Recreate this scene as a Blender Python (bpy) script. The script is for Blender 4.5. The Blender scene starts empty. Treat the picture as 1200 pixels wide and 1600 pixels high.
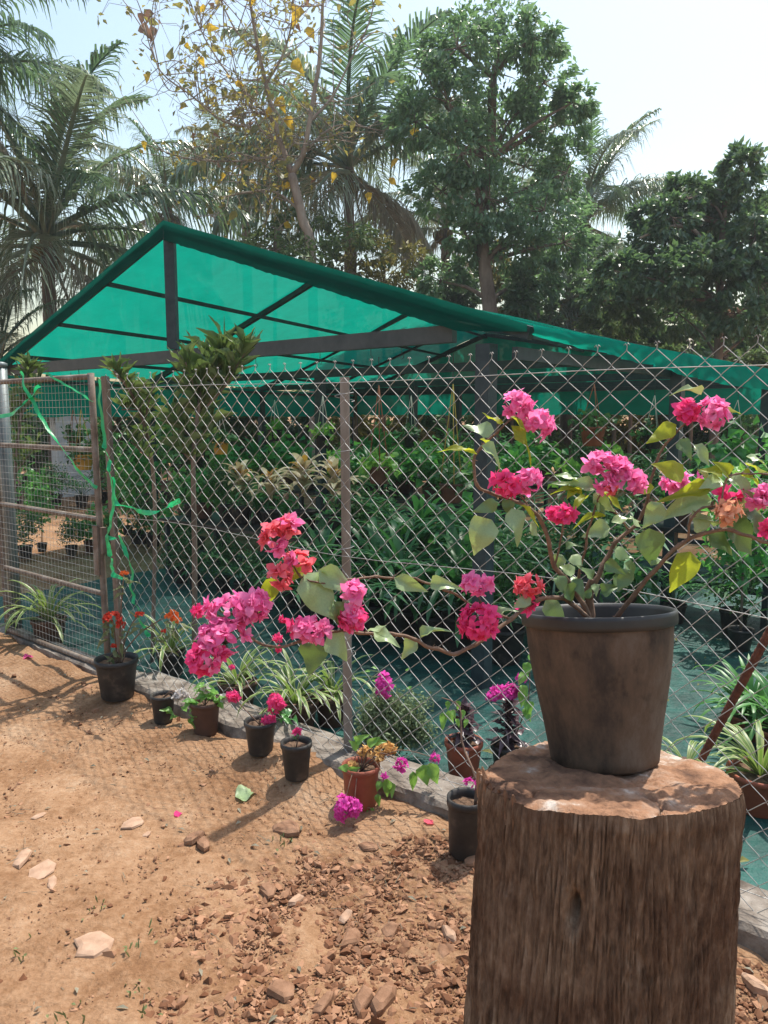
import bpy, bmesh, math, random
import numpy as np
from mathutils import Vector, Matrix, noise

# ------------------------------------------------------------------ camera, sky, sun, exposure
sc = bpy.context.scene
COL = sc.collection
F = 1200.0; PITCH = math.atan(150 / 1200.0); H = 1.6     # focal length in photo pixels, tilt down, eye height
cam_d = bpy.data.cameras.new('camera'); cam = bpy.data.objects.new('camera', cam_d); COL.objects.link(cam)
cam.location = (0, 0, H); cam.rotation_euler = (math.pi / 2 - PITCH, 0, 0)
cam_d.sensor_fit = 'VERTICAL'; cam_d.sensor_height = 24; cam_d.lens = 18
cam_d.clip_start = 0.05; cam_d.clip_end = 2000
sc.camera = cam
SUN = Vector((0.49, 0.58, 1.76)).normalized()            # towards the sun: the fence post's shadow gives it
world = bpy.data.worlds.new('World'); sc.world = world; world.use_nodes = True
wn = world.node_tree.nodes; wl = world.node_tree.links
sky = wn.new('ShaderNodeTexSky'); sky.sky_type = 'NISHITA'; sky.sun_disc = False
sky.sun_elevation = math.asin(SUN.z); sky.sun_rotation = math.atan2(SUN.x, SUN.y)
sky.air_density = 1.75; sky.dust_density = 2.6; sky.ozone_density = 1.0; sky.altitude = 0
wl.new(sky.outputs[0], wn['Background'].inputs[0]); wn['Background'].inputs[1].default_value = 0.15
sl = bpy.data.lights.new('sun', 'SUN'); sl.energy = 4.6; sl.angle = math.radians(0.53); sl.color = (1.0, 0.95, 0.86)
so = bpy.data.objects.new('sun', sl); COL.objects.link(so); so.rotation_euler = SUN.to_track_quat('Z', 'Y').to_euler()
so.location = (6, 7, 20)
sc.view_settings.view_transform = 'Standard'; sc.view_settings.look = 'None'
sc.view_settings.exposure = 0.5; sc.view_settings.gamma = 1.0; sc.view_settings.use_curve_mapping = False
sc.render.engine = 'CYCLES'
sc.cycles.max_bounces = 6; sc.cycles.transparent_max_bounces = 12; sc.cycles.diffuse_bounces = 3; sc.cycles.glossy_bounces = 2; sc.cycles.transmission_bounces = 3; sc.cycles.volume_bounces = 0
sc.cycles.use_denoising = True; sc.cycles.caustics_reflective = False; sc.cycles.caustics_refractive = False

rnd = random.Random(11)
nr = np.random.default_rng(7)

# ------------------------------------------------------------------ measuring helpers
CP, SP = math.cos(PITCH), math.sin(PITCH)
def ray(u, v):
    z = (800 - v) / F
    return Vector(((u - 600) / F, CP + z * SP, -SP + z * CP))
def at(u, v, y):                       # the point seen at photo pixel (u, v) that lies y metres ahead
    d = ray(u, v); return d * (y / d.y) + Vector((0, 0, H))
def on_ground(u, v, z=0.0):
    d = ray(u, v); return d * ((z - H) / d.z) + Vector((0, 0, H))
def px(w, p):                          # size in metres of w photo pixels at point p
    return w / F * (p.y * CP + (H - p.z) * SP)
FA = Vector((-0.16, 3.31, 0)); FD = Vector((0.7708, -0.6371, 0)); FN = Vector((0.6371, 0.7708, 0))   # fence line and its normal
EN = Vector((0.405, 0.914, 0))         # ridge direction of the shade house
def fp(s, off=0.0, z=0.0): return FA + FD * s + FN * off + Vector((0, 0, z))
def on_fence(u, v, off=0.0):
    d = ray(u, v); A = FA + FN * off - Vector((0, 0, H)); t = FN.dot(A) / FN.dot(d)
    return d * t + Vector((0, 0, H))
def fbm(x, y, sc_=1.0, o=4, seed=0.0):
    s = 0; a = 1; f = sc_
    for i in range(o):
        s += a * noise.noise(Vector((x * f + seed, y * f - seed, seed * 1.7 + i))); a *= .5; f *= 2.03
    return s

# ------------------------------------------------------------------ object helpers
KIDS = {}
def link(o, parent=None):
    COL.objects.link(o)
    if parent is not None:
        o.parent = parent; o.matrix_parent_inverse = parent.matrix_basis.inverted()
        KIDS.setdefault(parent.name, []).append(o)
    return o
def obj(name, me, parent=None, M=None):
    o = bpy.data.objects.new(name, me)
    if M is not None: o.matrix_basis = M
    return link(o, parent)
def tag(o, label=None, cat=None, group=None, kind=None):
    if label: o['label'] = label
    if cat: o['category'] = cat
    if group: o['group'] = group
    if kind: o['kind'] = kind
    return o
def thing(name, loc, label, cat, group=None):
    o = bpy.data.objects.new(name, None); o.location = loc; o.empty_display_size = .1
    link(o); return tag(o, label, cat, group)
def copy_tree(o, M=None, parent=None):
    c = o.copy(); COL.objects.link(c)
    if M is not None: c.matrix_basis = M
    if parent is not None: c.parent = parent
    KIDS[c.name] = []
    for k in KIDS.get(o.name, []):
        KIDS[c.name].append(copy_tree(k, None, c))
    return c
def TRS(p, rz=0.0, s=1.0, rx=0.0, ry=0.0):
    S = Matrix.Diagonal((s, s, s, 1)) if not isinstance(s, tuple) else Matrix.Diagonal((*s, 1))
    return Matrix.Translation(p) @ Matrix.Rotation(rz, 4, 'Z') @ Matrix.Rotation(ry, 4, 'Y') @ Matrix.Rotation(rx, 4, 'X') @ S
def frame(p, x, n, sx=1.0, sy=1.0, sz=1.0):   # matrix with local X along x, local Z near n
    X = Vector(x).normalized(); n = Vector(n)
    Y = n.cross(X)
    if Y.length < 1e-5: Y = Vector((0.3, 1, 0.2)).cross(X)
    Y.normalize(); Z = X.cross(Y)
    m = Matrix((X * sx, Y * sy, Z * sz)).transposed().to_4x4(); m.translation = p
    return m
def mesh_np(name, V, Fc, mat, smooth=False, attr=None):
    me = bpy.data.meshes.new(name)
    V = np.asarray(V, dtype=np.float32); Fc = np.asarray(Fc, dtype=np.int32); k = Fc.shape[1]
    me.vertices.add(len(V)); me.vertices.foreach_set('co', V.ravel())
    me.loops.add(Fc.size); me.loops.foreach_set('vertex_index', Fc.ravel())
    me.polygons.add(len(Fc)); me.polygons.foreach_set('loop_start', np.arange(0, Fc.size, k, dtype=np.int32))
    me.update(calc_edges=True); me.validate()
    me.polygons.foreach_set('use_smooth', np.full(len(me.polygons), bool(smooth)))
    if attr is not None:
        a = me.attributes.new('across', 'FLOAT', 'POINT'); a.data.foreach_set('value', np.asarray(attr, dtype=np.float32))
    me.materials.append(mat); return me

class MB:
    def __init__(s): s.v = []; s.f = []; s.a = []
    def add(s, vs, fs, at_=None):
        b = len(s.v); s.v += [tuple(p) for p in vs]; s.f += [tuple(i + b for i in q) for q in fs]
        s.a += list(at_) if at_ is not None else [0.0] * len(vs); return s
    def box(s, p, sx, sy, sz, M=None):             # centred box
        vs = [Vector((x * sx / 2, y * sy / 2, z * sz / 2)) for x in (-1, 1) for y in (-1, 1) for z in (-1, 1)]
        if M is not None: vs = [M @ q for q in vs]
        vs = [q + Vector(p) for q in vs]
        return s.add(vs, [(0, 1, 3, 2), (4, 6, 7, 5), (0, 4, 5, 1), (2, 3, 7, 6), (0, 2, 6, 4), (1, 5, 7, 3)])
    def beam(s, a, b, w, h, up=(0, 0, 1)):         # bar of section w x h from a to b
        a = Vector(a); b = Vector(b); X = (b - a).normalized(); Y = Vector(up).cross(X).normalized(); Z = X.cross(Y)
        vs = [q + Y * (i * w / 2) + Z * (j * h / 2) for q in (a, b) for i, j in ((-1, -1), (1, -1), (1, 1), (-1, 1))]
        return s.add(vs, [(3, 2, 1, 0), (4, 5, 6, 7), (0, 1, 5, 4), (1, 2, 6, 5), (2, 3, 7, 6), (3, 0, 4, 7)])
    def tube(s, pts, rad, n=6, cap=True):
        pts = [Vector(p) for p in pts]; m = len(pts)
        if not hasattr(rad, '__len__'): rad = [rad] * m
        t0 = (pts[1] - pts[0]).normalized(); ref = Vector((0, 0, 1)) if abs(t0.z) < .9 else Vector((1, 0, 0))
        U = t0.cross(ref).normalized(); vs = []
        for i, p in enumerate(pts):
            t = (pts[min(i + 1, m - 1)] - pts[max(i - 1, 0)]).normalized()
            U = (U - t * U.dot(t)).normalized(); W = t.cross(U)
            for k in range(n):
                c = 2 * math.pi * k / n; vs.append(p + (U * math.cos(c) + W * math.sin(c)) * rad[i])
        fs = [(i * n + k, i * n + (k + 1) % n, (i + 1) * n + (k + 1) % n, (i + 1) * n + k) for i in range(m - 1) for k in range(n)]
        if cap: fs += [tuple(range(n - 1, -1, -1)), tuple((m - 1) * n + k for k in range(n))]
        return s.add(vs, fs)
    def lathe(s, prof, n=24, close_top=False, close_bot=False):
        vs = []; m = len(prof)
        for r, z in prof:
            for k in range(n):
                c = 2 * math.pi * k / n; vs.append((r * math.cos(c), r * math.sin(c), z))
        fs = [(i * n + k, i * n + (k + 1) % n, (i + 1) * n + (k + 1) % n, (i + 1) * n + k) for i in range(m - 1) for k in range(n)]
        if close_bot: fs.append(tuple(range(n - 1, -1, -1)))
        if close_top: fs.append(tuple((m - 1) * n + k for k in range(n)))
        return s.add(vs, fs)
    def strip(s, pts, wid, nrm, fold=0.0):          # leaf blade or ribbon, three points across, 'across' runs -1..1
        m = len(pts); vs = []; at_ = []
        for i, p in enumerate(pts):
            p = Vector(p); t = (Vector(pts[min(i + 1, m - 1)]) - Vector(pts[max(i - 1, 0)])).normalized()
            nn = Vector(nrm[i] if isinstance(nrm, list) else nrm); Y = nn.cross(t)
            if Y.length < 1e-4: Y = Vector((1, 0, 0)).cross(t)
            Y.normalize(); Z = t.cross(Y); w = wid[i] if hasattr(wid, '__len__') else wid
            vs += [p - Y * w + Z * (fold * w), p, p + Y * w + Z * (fold * w)]; at_ += [-1, 0, 1]
        fs = []
        for i in range(m - 1):
            for k in (0, 1): fs.append((i * 3 + k, i * 3 + k + 1, i * 3 + 4 + k, i * 3 + 3 + k))
        return s.add(vs, fs, at_)
    def mesh(s, name, mat, smooth=False):
        me = bpy.data.meshes.new(name); me.from_pydata(s.v, [], s.f); me.update()
        a = me.attributes.new('across', 'FLOAT', 'POINT'); a.data.foreach_set('value', s.a)
        me.polygons.foreach_set('use_smooth', [bool(smooth)] * len(me.polygons))
        me.materials.append(mat); return me
    def build(s, name, mat, parent=None, smooth=False, M=None):
        return obj(name, s.mesh(name, mat, smooth), parent, M)

def ico(sub):
    bm = bmesh.new(); bmesh.ops.create_icosphere(bm, subdivisions=sub, radius=1)
    V = np.array([v.co[:] for v in bm.verts]); Fc = np.array([[v.index for v in f.verts] for f in bm.faces]); bm.free(); return V, Fc

# ------------------------------------------------------------------ materials
MATS = {}
def new_mat(name):
    m = bpy.data.materials.new(name); m.use_nodes = True; MATS[name] = m
    nt = m.node_tree; return m, nt, nt.nodes, nt.links, nt.nodes['Principled BSDF']
def rampn(nodes, stops):
    r = nodes.new('ShaderNodeValToRGB'); e = r.color_ramp.elements
    e[0].position, e[0].color = stops[0][0], (*stops[0][1], 1); e[1].position, e[1].color = stops[-1][0], (*stops[-1][1], 1)
    for p, c in stops[1:-1]:
        x = e.new(p); x.color = (*c, 1)
    return r
def noisen(nodes, links, scale, detail=5, rough=.6, coord='Object', stretch=None):
    tc = nodes.new('ShaderNodeTexCoord'); n = nodes.new('ShaderNodeTexNoise')
    n.inputs['Scale'].default_value = scale; n.inputs['Detail'].default_value = detail; n.inputs['Roughness'].default_value = rough
    if stretch:
        mp = nodes.new('ShaderNodeMapping'); mp.inputs['Scale'].default_value = stretch
        links.new(tc.outputs[coord], mp.inputs[0]); links.new(mp.outputs[0], n.inputs['Vector'])
    else: links.new(tc.outputs[coord], n.inputs['Vector'])
    return n
def surf(name, stops, scale=8, rough=.8, bump=.3, bscale=40, detail=6, metal=0.0, stretch=None, bdist=.004, spec=.3, coord='Object'):
    m, nt, N, L, P = new_mat(name)
    n = noisen(N, L, scale, detail, .62, coord, stretch); r = rampn(N, stops); L.new(n.outputs['Fac'], r.inputs[0]); L.new(r.outputs[0], P.inputs['Base Color'])
    P.inputs['Roughness'].default_value = rough; P.inputs['Metallic'].default_value = metal; P.inputs['Specular IOR Level'].default_value = spec
    if bump:
        b = N.new('ShaderNodeBump'); b.inputs['Strength'].default_value = bump; b.inputs['Distance'].default_value = bdist
        n2 = noisen(N, L, bscale, 6, .65, coord, stretch); L.new(n2.outputs['Fac'], b.inputs['Height']); L.new(b.outputs[0], P.inputs['Normal'])
    return m
def leaf_mat(name, c1, c2, trans=.35, tcol=None, rough=.5, spec=.4, stripe=None, hue=.0):
    """thin leaf: a glossy upper side plus light coming through; each leaf of a mesh differs a little"""
    m, nt, N, L, P = new_mat(name)
    g = N.new('ShaderNodeNewGeometry'); oi = N.new('ShaderNodeObjectInfo')
    ad = N.new('ShaderNodeMath'); ad.operation = 'ADD'; L.new(g.outputs['Random Per Island'], ad.inputs[0]); L.new(oi.outputs['Random'], ad.inputs[1])
    fr = N.new('ShaderNodeMath'); fr.operation = 'FRACT'; L.new(ad.outputs[0], fr.inputs[0])
    r = rampn(N, [(0, c1), (1, c2)]); L.new(fr.outputs[0], r.inputs[0]); col = r.outputs[0]
    n = noisen(N, L, 25, 3, .5); hv = N.new('ShaderNodeHueSaturation')
    mr = N.new('ShaderNodeMapRange'); mr.inputs['To Min'].default_value = .72; mr.inputs['To Max'].default_value = 1.28
    L.new(n.outputs['Fac'], mr.inputs[0]); L.new(mr.outputs[0], hv.inputs['Value']); L.new(col, hv.inputs['Color']); col = hv.outputs[0]
    if stripe:
        a = N.new('ShaderNodeAttribute'); a.attribute_name = 'across'; ab = N.new('ShaderNodeMath'); ab.operation = 'ABSOLUTE'
        L.new(a.outputs['Fac'], ab.inputs[0]); mx = N.new('ShaderNodeMix'); mx.data_type = 'RGBA'
        sr = rampn(N, stripe[1]); L.new(ab.outputs[0], sr.inputs[0]); L.new(sr.outputs[0], mx.inputs['Factor'])
        L.new(col, mx.inputs['A']); mx.inputs['B'].default_value = (*stripe[0], 1); col = mx.outputs['Result']
    L.new(col, P.inputs['Base Color']); P.inputs['Roughness'].default_value = rough; P.inputs['Specular IOR Level'].default_value = spec
    t = N.new('ShaderNodeBsdfTranslucent'); ms = N.new('ShaderNodeMixShader'); ms.inputs[0].default_value = trans
    if tcol:
        mm = N.new('ShaderNodeMix'); mm.data_type = 'RGBA'; mm.blend_type = 'MIX'; mm.inputs['Factor'].default_value = .65
        L.new(col, mm.inputs['A']); mm.inputs['B'].default_value = (*tcol, 1); L.new(mm.outputs['Result'], t.inputs[0])
    else: L.new(col, t.inputs[0])
    L.new(P.outputs[0], ms.inputs[1]); L.new(t.outputs[0], ms.inputs[2]); L.new(ms.outputs[0], N['Material Output'].inputs[0])
    return m
def net_mat(name, dif, tra, open_, amt=.55):
    """knitted shade net: threads that reflect and glow when lit from behind, and open gaps"""
    m, nt, N, L, P = new_mat(name); N.remove(P)
    d = N.new('ShaderNodeBsdfDiffuse'); t = N.new('ShaderNodeBsdfTranslucent'); x = N.new('ShaderNodeBsdfTransparent')
    n = noisen(N, L, 4, 9, .75, stretch=(1, 1, 2.5)); hv = N.new('ShaderNodeMapRange'); hv.inputs['To Min'].default_value = .62; hv.inputs['To Max'].default_value = 1.35
    L.new(n.outputs['Fac'], hv.inputs[0])
    for s, c in ((d, dif), (t, tra)):
        mu = N.new('ShaderNodeMix'); mu.data_type = 'RGBA'; mu.blend_type = 'MULTIPLY'; mu.inputs['Factor'].default_value = 1
        mu.inputs['A'].default_value = (*c, 1); L.new(hv.outputs[0], mu.inputs['B']); L.new(mu.outputs['Result'], s.inputs[0])
    a = N.new('ShaderNodeMixShader'); a.inputs[0].default_value = amt; L.new(d.outputs[0], a.inputs[1]); L.new(t.outputs[0], a.inputs[2])
    b = N.new('ShaderNodeMixShader'); b.inputs[0].default_value = open_; L.new(a.outputs[0], b.inputs[1]); L.new(x.outputs[0], b.inputs[2])
    L.new(b.outputs[0], N['Material Output'].inputs[0]); return m

def dirt_mat():
    m, nt, N, L, P = new_mat('dirt')
    n1 = noisen(N, L, 2.3, 12, .68); n2 = noisen(N, L, 38, 8, .72); n3 = noisen(N, L, 9, 6, .6)
    r = rampn(N, [(.30, (.112, .053, .026)), (.43, (.222, .117, .06)), (.54, (.318, .188, .108)), (.70, (.425, .295, .195))])
    a = N.new('ShaderNodeMix'); a.data_type = 'FLOAT'; a.inputs['Factor'].default_value = .42; L.new(n1.outputs['Fac'], a.inputs['A']); L.new(n2.outputs['Fac'], a.inputs['B']); L.new(a.outputs['Result'], r.inputs[0])
    L.new(r.outputs[0], P.inputs['Base Color']); P.inputs['Roughness'].default_value = .97; P.inputs['Specular IOR Level'].default_value = .1
    tc = N.new('ShaderNodeTexCoord'); vo = N.new('ShaderNodeTexVoronoi'); vo.inputs['Scale'].default_value = 75; L.new(tc.outputs['Object'], vo.inputs['Vector'])
    b = N.new('ShaderNodeBump'); b.inputs['Strength'].default_value = .8; b.inputs['Distance'].default_value = .012; L.new(n2.outputs['Fac'], b.inputs['Height'])
    b2 = N.new('ShaderNodeBump'); b2.invert = True; b2.inputs['Strength'].default_value = .35; b2.inputs['Distance'].default_value = .006; L.new(vo.outputs['Distance'], b2.inputs['Height']); L.new(b.outputs[0], b2.inputs['Normal'])
    b3 = N.new('ShaderNodeBump'); b3.inputs['Strength'].default_value = .6; b3.inputs['Distance'].default_value = .03; L.new(n3.outputs['Fac'], b3.inputs['Height']); L.new(b2.outputs[0], b3.inputs['Normal']); L.new(b3.outputs[0], P.inputs['Normal'])
    return m
m_dirt = dirt_mat()
m_gravel = None
m_stone_pale = surf('pale_stone', [(.3, (.30, .18, .115)), (.7, (.45, .30, .21))], 20, .9, .5, 80, bdist=.003, spec=.2)
m_stone_red = surf('red_stone', [(.3, (.15, .075, .042)), (.7, (.30, .17, .105))], 18, .9, .6, 80, bdist=.004, spec=.2)
m_concrete = surf('concrete', [(.30, (.075, .058, .046)), (.46, (.165, .135, .11)), (.66, (.29, .255, .22))], 11, .9, .8, 60, 10, bdist=.008)
m_mat = surf('ground_net', [(.28, (.003, .022, .02)), (.48, (.005, .052, .044)), (.70, (.012, .105, .086))], 5, .5, .9, 16, 8, bdist=.03, spec=.45)
m_net = net_mat('shade_net', (.003, .15, .112), (.002, .275, .19), .018)
m_netopen = net_mat('worn_shade_net', (.003, .14, .105), (.002, .25, .17), .38)  # weave opened up on purpose so sun patches reach the plants inside
m_hem = net_mat('shade_net_double', (.004, .085, .065), (.003, .10, .07), .03)
m_skirt = net_mat('shade_net_skirt', (.004, .26, .19), (.004, .36, .25), .08, .5)  # brighter copy of the net, glow of the sun put into its colour
m_steel = surf('painted_steel', [(.3, (.018, .03, .036)), (.7, (.045, .065, .07))], 12, .55, .2, 70)
m_frame = surf('grey_steel', [(.3, (.03, .038, .04)), (.7, (.07, .078, .078))], 6, .5, .2, 60, spec=.4)
m_wire = surf('galvanised_wire', [(.3, (.30, .295, .28)), (.7, (.48, .47, .45))], 30, .5, 0, metal=.3, spec=.5)
m_rust = surf('rusty_steel', [(.25, (.10, .065, .045)), (.5, (.19, .145, .115)), (.75, (.30, .27, .24))], 9, .8, .5, 60, metal=.15)
m_post = surf('weathered_post', [(.25, (.14, .115, .095)), (.5, (.24, .215, .19)), (.75, (.37, .355, .34))], 7, .6, .4, 50, metal=.25, stretch=(1, 1, .3))
m_rod = surf('rusty_rod', [(.3, (.07, .025, .016)), (.7, (.17, .065, .04))], 30, .85, .6, 90)
m_pipe = surf('dull_pipe', [(.3, (.11, .135, .14)), (.7, (.21, .235, .235))], 5, .45, .2, 40, metal=.3)
m_black = surf('black_plastic', [(.35, (.012, .011, .011)), (.55, (.03, .026, .024)), (.72, (.10, .078, .06))], 14, .55, .2, 60, spec=.4)
m_blackrim = surf('black_plastic_rim', [(.3, (.014, .014, .014)), (.75, (.04, .038, .036))], 10, .5, .1, 60, spec=.5)
m_terra = surf('terracotta_plastic', [(.3, (.20, .05, .028)), (.7, (.33, .095, .052))], 8, .55, .2, 50, spec=.35)
m_brownpot = surf('brown_plastic', [(.3, (.06, .03, .022)), (.7, (.12, .06, .04))], 8, .6, .2, 50)
m_yellowpot = surf('yellow_plastic', [(.3, (.40, .20, .03)), (.7, (.55, .30, .05))], 6, .5, .1, 50)
m_soil = surf('potting_soil', [(.3, (.06, .035, .022)), (.7, (.20, .125, .08))], 40, .95, 1, 120, bdist=.006)
m_white = surf('whitewash', [(.3, (.55, .56, .58)), (.7, (.78, .78, .78))], 3, .8, .2, 30)
m_bark = surf('tree_bark', [(.3, (.09, .065, .05)), (.7, (.26, .20, .16))], 6, .9, .6, 25, stretch=(1, 1, .35))
m_palebark = surf('pale_bark', [(.3, (.20, .15, .12)), (.7, (.42, .35, .29))], 6, .9, .5, 20, stretch=(1, 1, .4))
m_stem = surf('woody_stem', [(.3, (.10, .06, .042)), (.7, (.25, .16, .11))], 30, .75, .5, 120)
m_greenstem = surf('green_stem', [(.3, (.08, .12, .04)), (.7, (.18, .2, .08))], 30, .6, .2, 60)
m_ribbon = leaf_mat('green_ribbon', (.01, .36, .11), (.02, .52, .2), .35, (.03, .6, .22), .28, .6)
m_cordy = surf('yellow_cord', [(.3, (.30, .22, .05)), (.7, (.42, .32, .08))], 20, .7, 0)
m_cordr = surf('rust_cord', [(.3, (.22, .08, .04)), (.7, (.34, .14, .08))], 20, .7, 0)
m_cordw = surf('pale_cord', [(.3, (.4, .38, .34)), (.7, (.6, .57, .5))], 20, .7, 0)

m_gravel = leaf_mat('gravel', (.13, .055, .028), (.36, .20, .12), .0, None, .95, .1)
g_pale = leaf_mat('bougainvillea_leaf', (.23, .33, .15), (.33, .43, .215), .25, (.36, .50, .08), .36, .8)  # pale sheen of sun and sky put into this leaf colour
g_lime = leaf_mat('bougainvillea_leaf_young', (.24, .29, .03), (.34, .40, .05), .55, (.55, .58, .03), .45, .4)  # yellow-green of light shining through the leaf is painted into its colour
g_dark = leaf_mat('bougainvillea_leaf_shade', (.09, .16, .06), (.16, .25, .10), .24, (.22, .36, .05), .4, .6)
p_pink = leaf_mat('pink_bract', (.92, .16, .45), (.98, .40, .66), .56, (1.0, .28, .60), .6, .2)
p_deep = leaf_mat('deep_pink_bract', (.82, .045, .23), (.92, .13, .36), .48, (.98, .09, .32), .6, .2)
p_coral = leaf_mat('coral_bract', (.84, .13, .20), (.92, .27, .32), .5, (.98, .22, .25), .6, .2)
p_fade = leaf_mat('faded_bract', (.70, .33, .20), (.82, .48, .34), .4, (.85, .46, .28), .6, .2)
p_mag = leaf_mat('magenta_bract', (.72, .05, .42), (.84, .14, .56), .48, (.88, .09, .56), .6, .2)
p_white = leaf_mat('white_bract', (.68, .62, .58), (.80, .76, .74), .4, None, .6, .2)
p_orange = leaf_mat('orange_floret', (.66, .11, .02), (.80, .20, .05), .3, None, .6, .2)
p_red = leaf_mat('red_floret', (.55, .035, .02), (.72, .08, .04), .3, None, .6, .2)
p_yellow = leaf_mat('apricot_bract', (.70, .40, .13), (.80, .54, .24), .4, None, .6, .2)
g_spider = leaf_mat('spider_leaf', (.07, .15, .03), (.13, .22, .05), .35, (.25, .4, .06), .42, .5, ((.36, .40, .17), [(.35, (0, 0, 0)), (.75, (1, 1, 1))]))
g_spiderd = leaf_mat('grassy_leaf', (.05, .17, .04), (.10, .26, .07), .35, (.16, .42, .08), .4, .5)
g_fern = leaf_mat('dark_blade', (.025, .11, .04), (.07, .21, .07), .35, (.10, .34, .07), .38, .6)
g_broad = leaf_mat('broad_leaf', (.05, .20, .055), (.12, .34, .09), .4, (.18, .55, .08), .36, .7)
g_broadl = leaf_mat('bright_broad_leaf', (.12, .30, .05), (.22, .44, .10), .45, (.35, .62, .10), .4, .5)
g_small = leaf_mat('small_leaf', (.035, .11, .035), (.09, .22, .065), .35, None, .45, .5)
g_grey = leaf_mat('grey_green_leaf', (.13, .19, .09), (.23, .29, .15), .3, None, .6, .3)
g_cream = leaf_mat('cream_leaf', (.45, .37, .22), (.70, .60, .40), .4, None, .45, .5)
g_amber = leaf_mat('amber_leaf', (.42, .21, .03), (.55, .32, .06), .4, None, .5, .4)
g_purple = leaf_mat('purple_leaf', (.045, .022, .03), (.11, .06, .07), .15, None, .35, .6)
g_drac = leaf_mat('narrow_green_leaf', (.055, .115, .035), (.15, .215, .075), .35, (.22, .34, .07), .36, .7)
g_ixora = leaf_mat('dull_leaf', (.12, .15, .05), (.21, .22, .09), .3, None, .5, .4)
g_palm = leaf_mat('palm_leaflet', (.06, .125, .075), (.135, .215, .12), .34, (.19, .33, .13), .3, 1.0)
g_palmpale = leaf_mat('pale_palm_leaflet', (.16, .22, .155), (.29, .345, .26), .3, (.26, .36, .17), .3, 1.0)  # silver sun sheen put into a paler leaflet colour
g_palmdry = leaf_mat('dry_palm_leaflet', (.19, .175, .125), (.31, .285, .21), .3, None, .6, .3)
g_tree = leaf_mat('tree_leaf', (.075, .165, .085), (.165, .29, .145), .42, (.24, .42, .14), .38, .9)
g_treed = leaf_mat('dark_tree_leaf', (.045, .105, .055), (.11, .19, .085), .38, (.17, .30, .09), .38, .9)
g_bushy = leaf_mat('bush_leaf', (.06, .125, .04), (.17, .235, .075), .4, None, .5, .4)
g_brown = leaf_mat('withered_leaf', (.12, .07, .05), (.26, .17, .10), .3, None, .6, .3)
g_olive = leaf_mat('olive_leaf', (.14, .14, .035), (.27, .24, .07), .35, None, .5, .4)
g_teak = leaf_mat('yellowing_leaf', (.14, .175, .08), (.31, .28, .09), .4, (.5, .42, .08), .5, .4)
g_teaky = leaf_mat('yellow_leaf', (.52, .36, .03), (.66, .46, .06), .5, (.75, .5, .05), .5, .3)
g_teakb = leaf_mat('brown_leaf', (.24, .13, .085), (.33, .2, .13), .4, None, .6, .3)

# stump and big pot get materials of their own
def stump_mats():
    m, nt, N, L, P = new_mat('stump_bark')
    n0 = noisen(N, L, 20, 12, .74, stretch=(1, 1, .17)); n0.inputs['Distortion'].default_value = 1.1
    n4 = noisen(N, L, 75, 8, .7, stretch=(1, 1, .4)); n2 = noisen(N, L, 3.4, 6, .65)
    n1 = N.new('ShaderNodeMix'); n1.data_type = 'FLOAT'; n1.inputs['Factor'].default_value = .38; L.new(n0.outputs['Fac'], n1.inputs['A']); L.new(n4.outputs['Fac'], n1.inputs['B'])
    r = rampn(N, [(.34, (.038, .022, .014)), (.44, (.115, .069, .044)), (.53, (.20, .13, .086)), (.66, (.33, .25, .185))]); L.new(n1.outputs['Result'], r.inputs[0])
    r2 = rampn(N, [(.38, (.55, .42, .36)), (.52, (.95, .92, .9)), (.68, (1.25, 1.25, 1.22))]); L.new(n2.outputs['Fac'], r2.inputs[0])
    mu = N.new('ShaderNodeMix'); mu.data_type = 'RGBA'; mu.blend_type = 'MULTIPLY'; mu.inputs['Factor'].default_value = .85
    L.new(r.outputs[0], mu.inputs['A']); L.new(r2.outputs[0], mu.inputs['B']); L.new(mu.outputs['Result'], P.inputs['Base Color'])
    P.inputs['Roughness'].default_value = .85; P.inputs['Specular IOR Level'].default_value = .25
    b = N.new('ShaderNodeBump'); b.inputs['Strength'].default_value = .9; b.inputs['Distance'].default_value = .012
    L.new(n1.outputs['Result'], b.inputs['Height']); b2 = N.new('ShaderNodeBump'); b2.inputs['Strength'].default_value = .8; b2.inputs['Distance'].default_value = .006
    n3 = noisen(N, L, 60, 6, .7, stretch=(1, 1, .2)); L.new(n3.outputs['Fac'], b2.inputs['Height']); L.new(b.outputs[0], b2.inputs['Normal']); L.new(b2.outputs[0], P.inputs['Normal'])
    k = surf('stump_cut', [(.32, (.07, .038, .026)), (.42, (.17, .09, .055)), (.52, (.31, .165, .095)), (.60, (.36, .235, .165)), (.67, (.56, .49, .43))], 9, .9, 1.0, 60, 14, bdist=.010, spec=.2)
    m2, nt, N, L, P = new_mat('dusty_pot')
    n1 = noisen(N, L, 7, 9, .7, stretch=(1, 1, .45)); n2 = noisen(N, L, 14, 4, .6)
    r = rampn(N, [(.33, (.016, .012, .010)), (.44, (.055, .038, .028)), (.54, (.105, .068, .045)), (.68, (.155, .12, .095))]); L.new(n1.outputs['Fac'], r.inputs[0])
    r2 = rampn(N, [(.30, (.35, .33, .32)), (.42, (1, 1, 1))]); L.new(n2.outputs['Fac'], r2.inputs[0])
    mu = N.new('ShaderNodeMix'); mu.data_type = 'RGBA'; mu.blend_type = 'MULTIPLY'; mu.inputs['Factor'].default_value = .8
    L.new(r.outputs[0], mu.inputs['A']); L.new(r2.outputs[0], mu.inputs['B']); L.new(mu.outputs['Result'], P.inputs['Base Color'])
    P.inputs['Roughness'].default_value = .72; P.inputs['Specular IOR Level'].default_value = .3
    b = N.new('ShaderNodeBump'); b.inputs['Strength'].default_value = .25; b.inputs['Distance'].default_value = .003; L.new(n2.outputs['Fac'], b.inputs['Height']); L.new(b.outputs[0], P.inputs['Normal'])
    return m, k, m2
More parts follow.
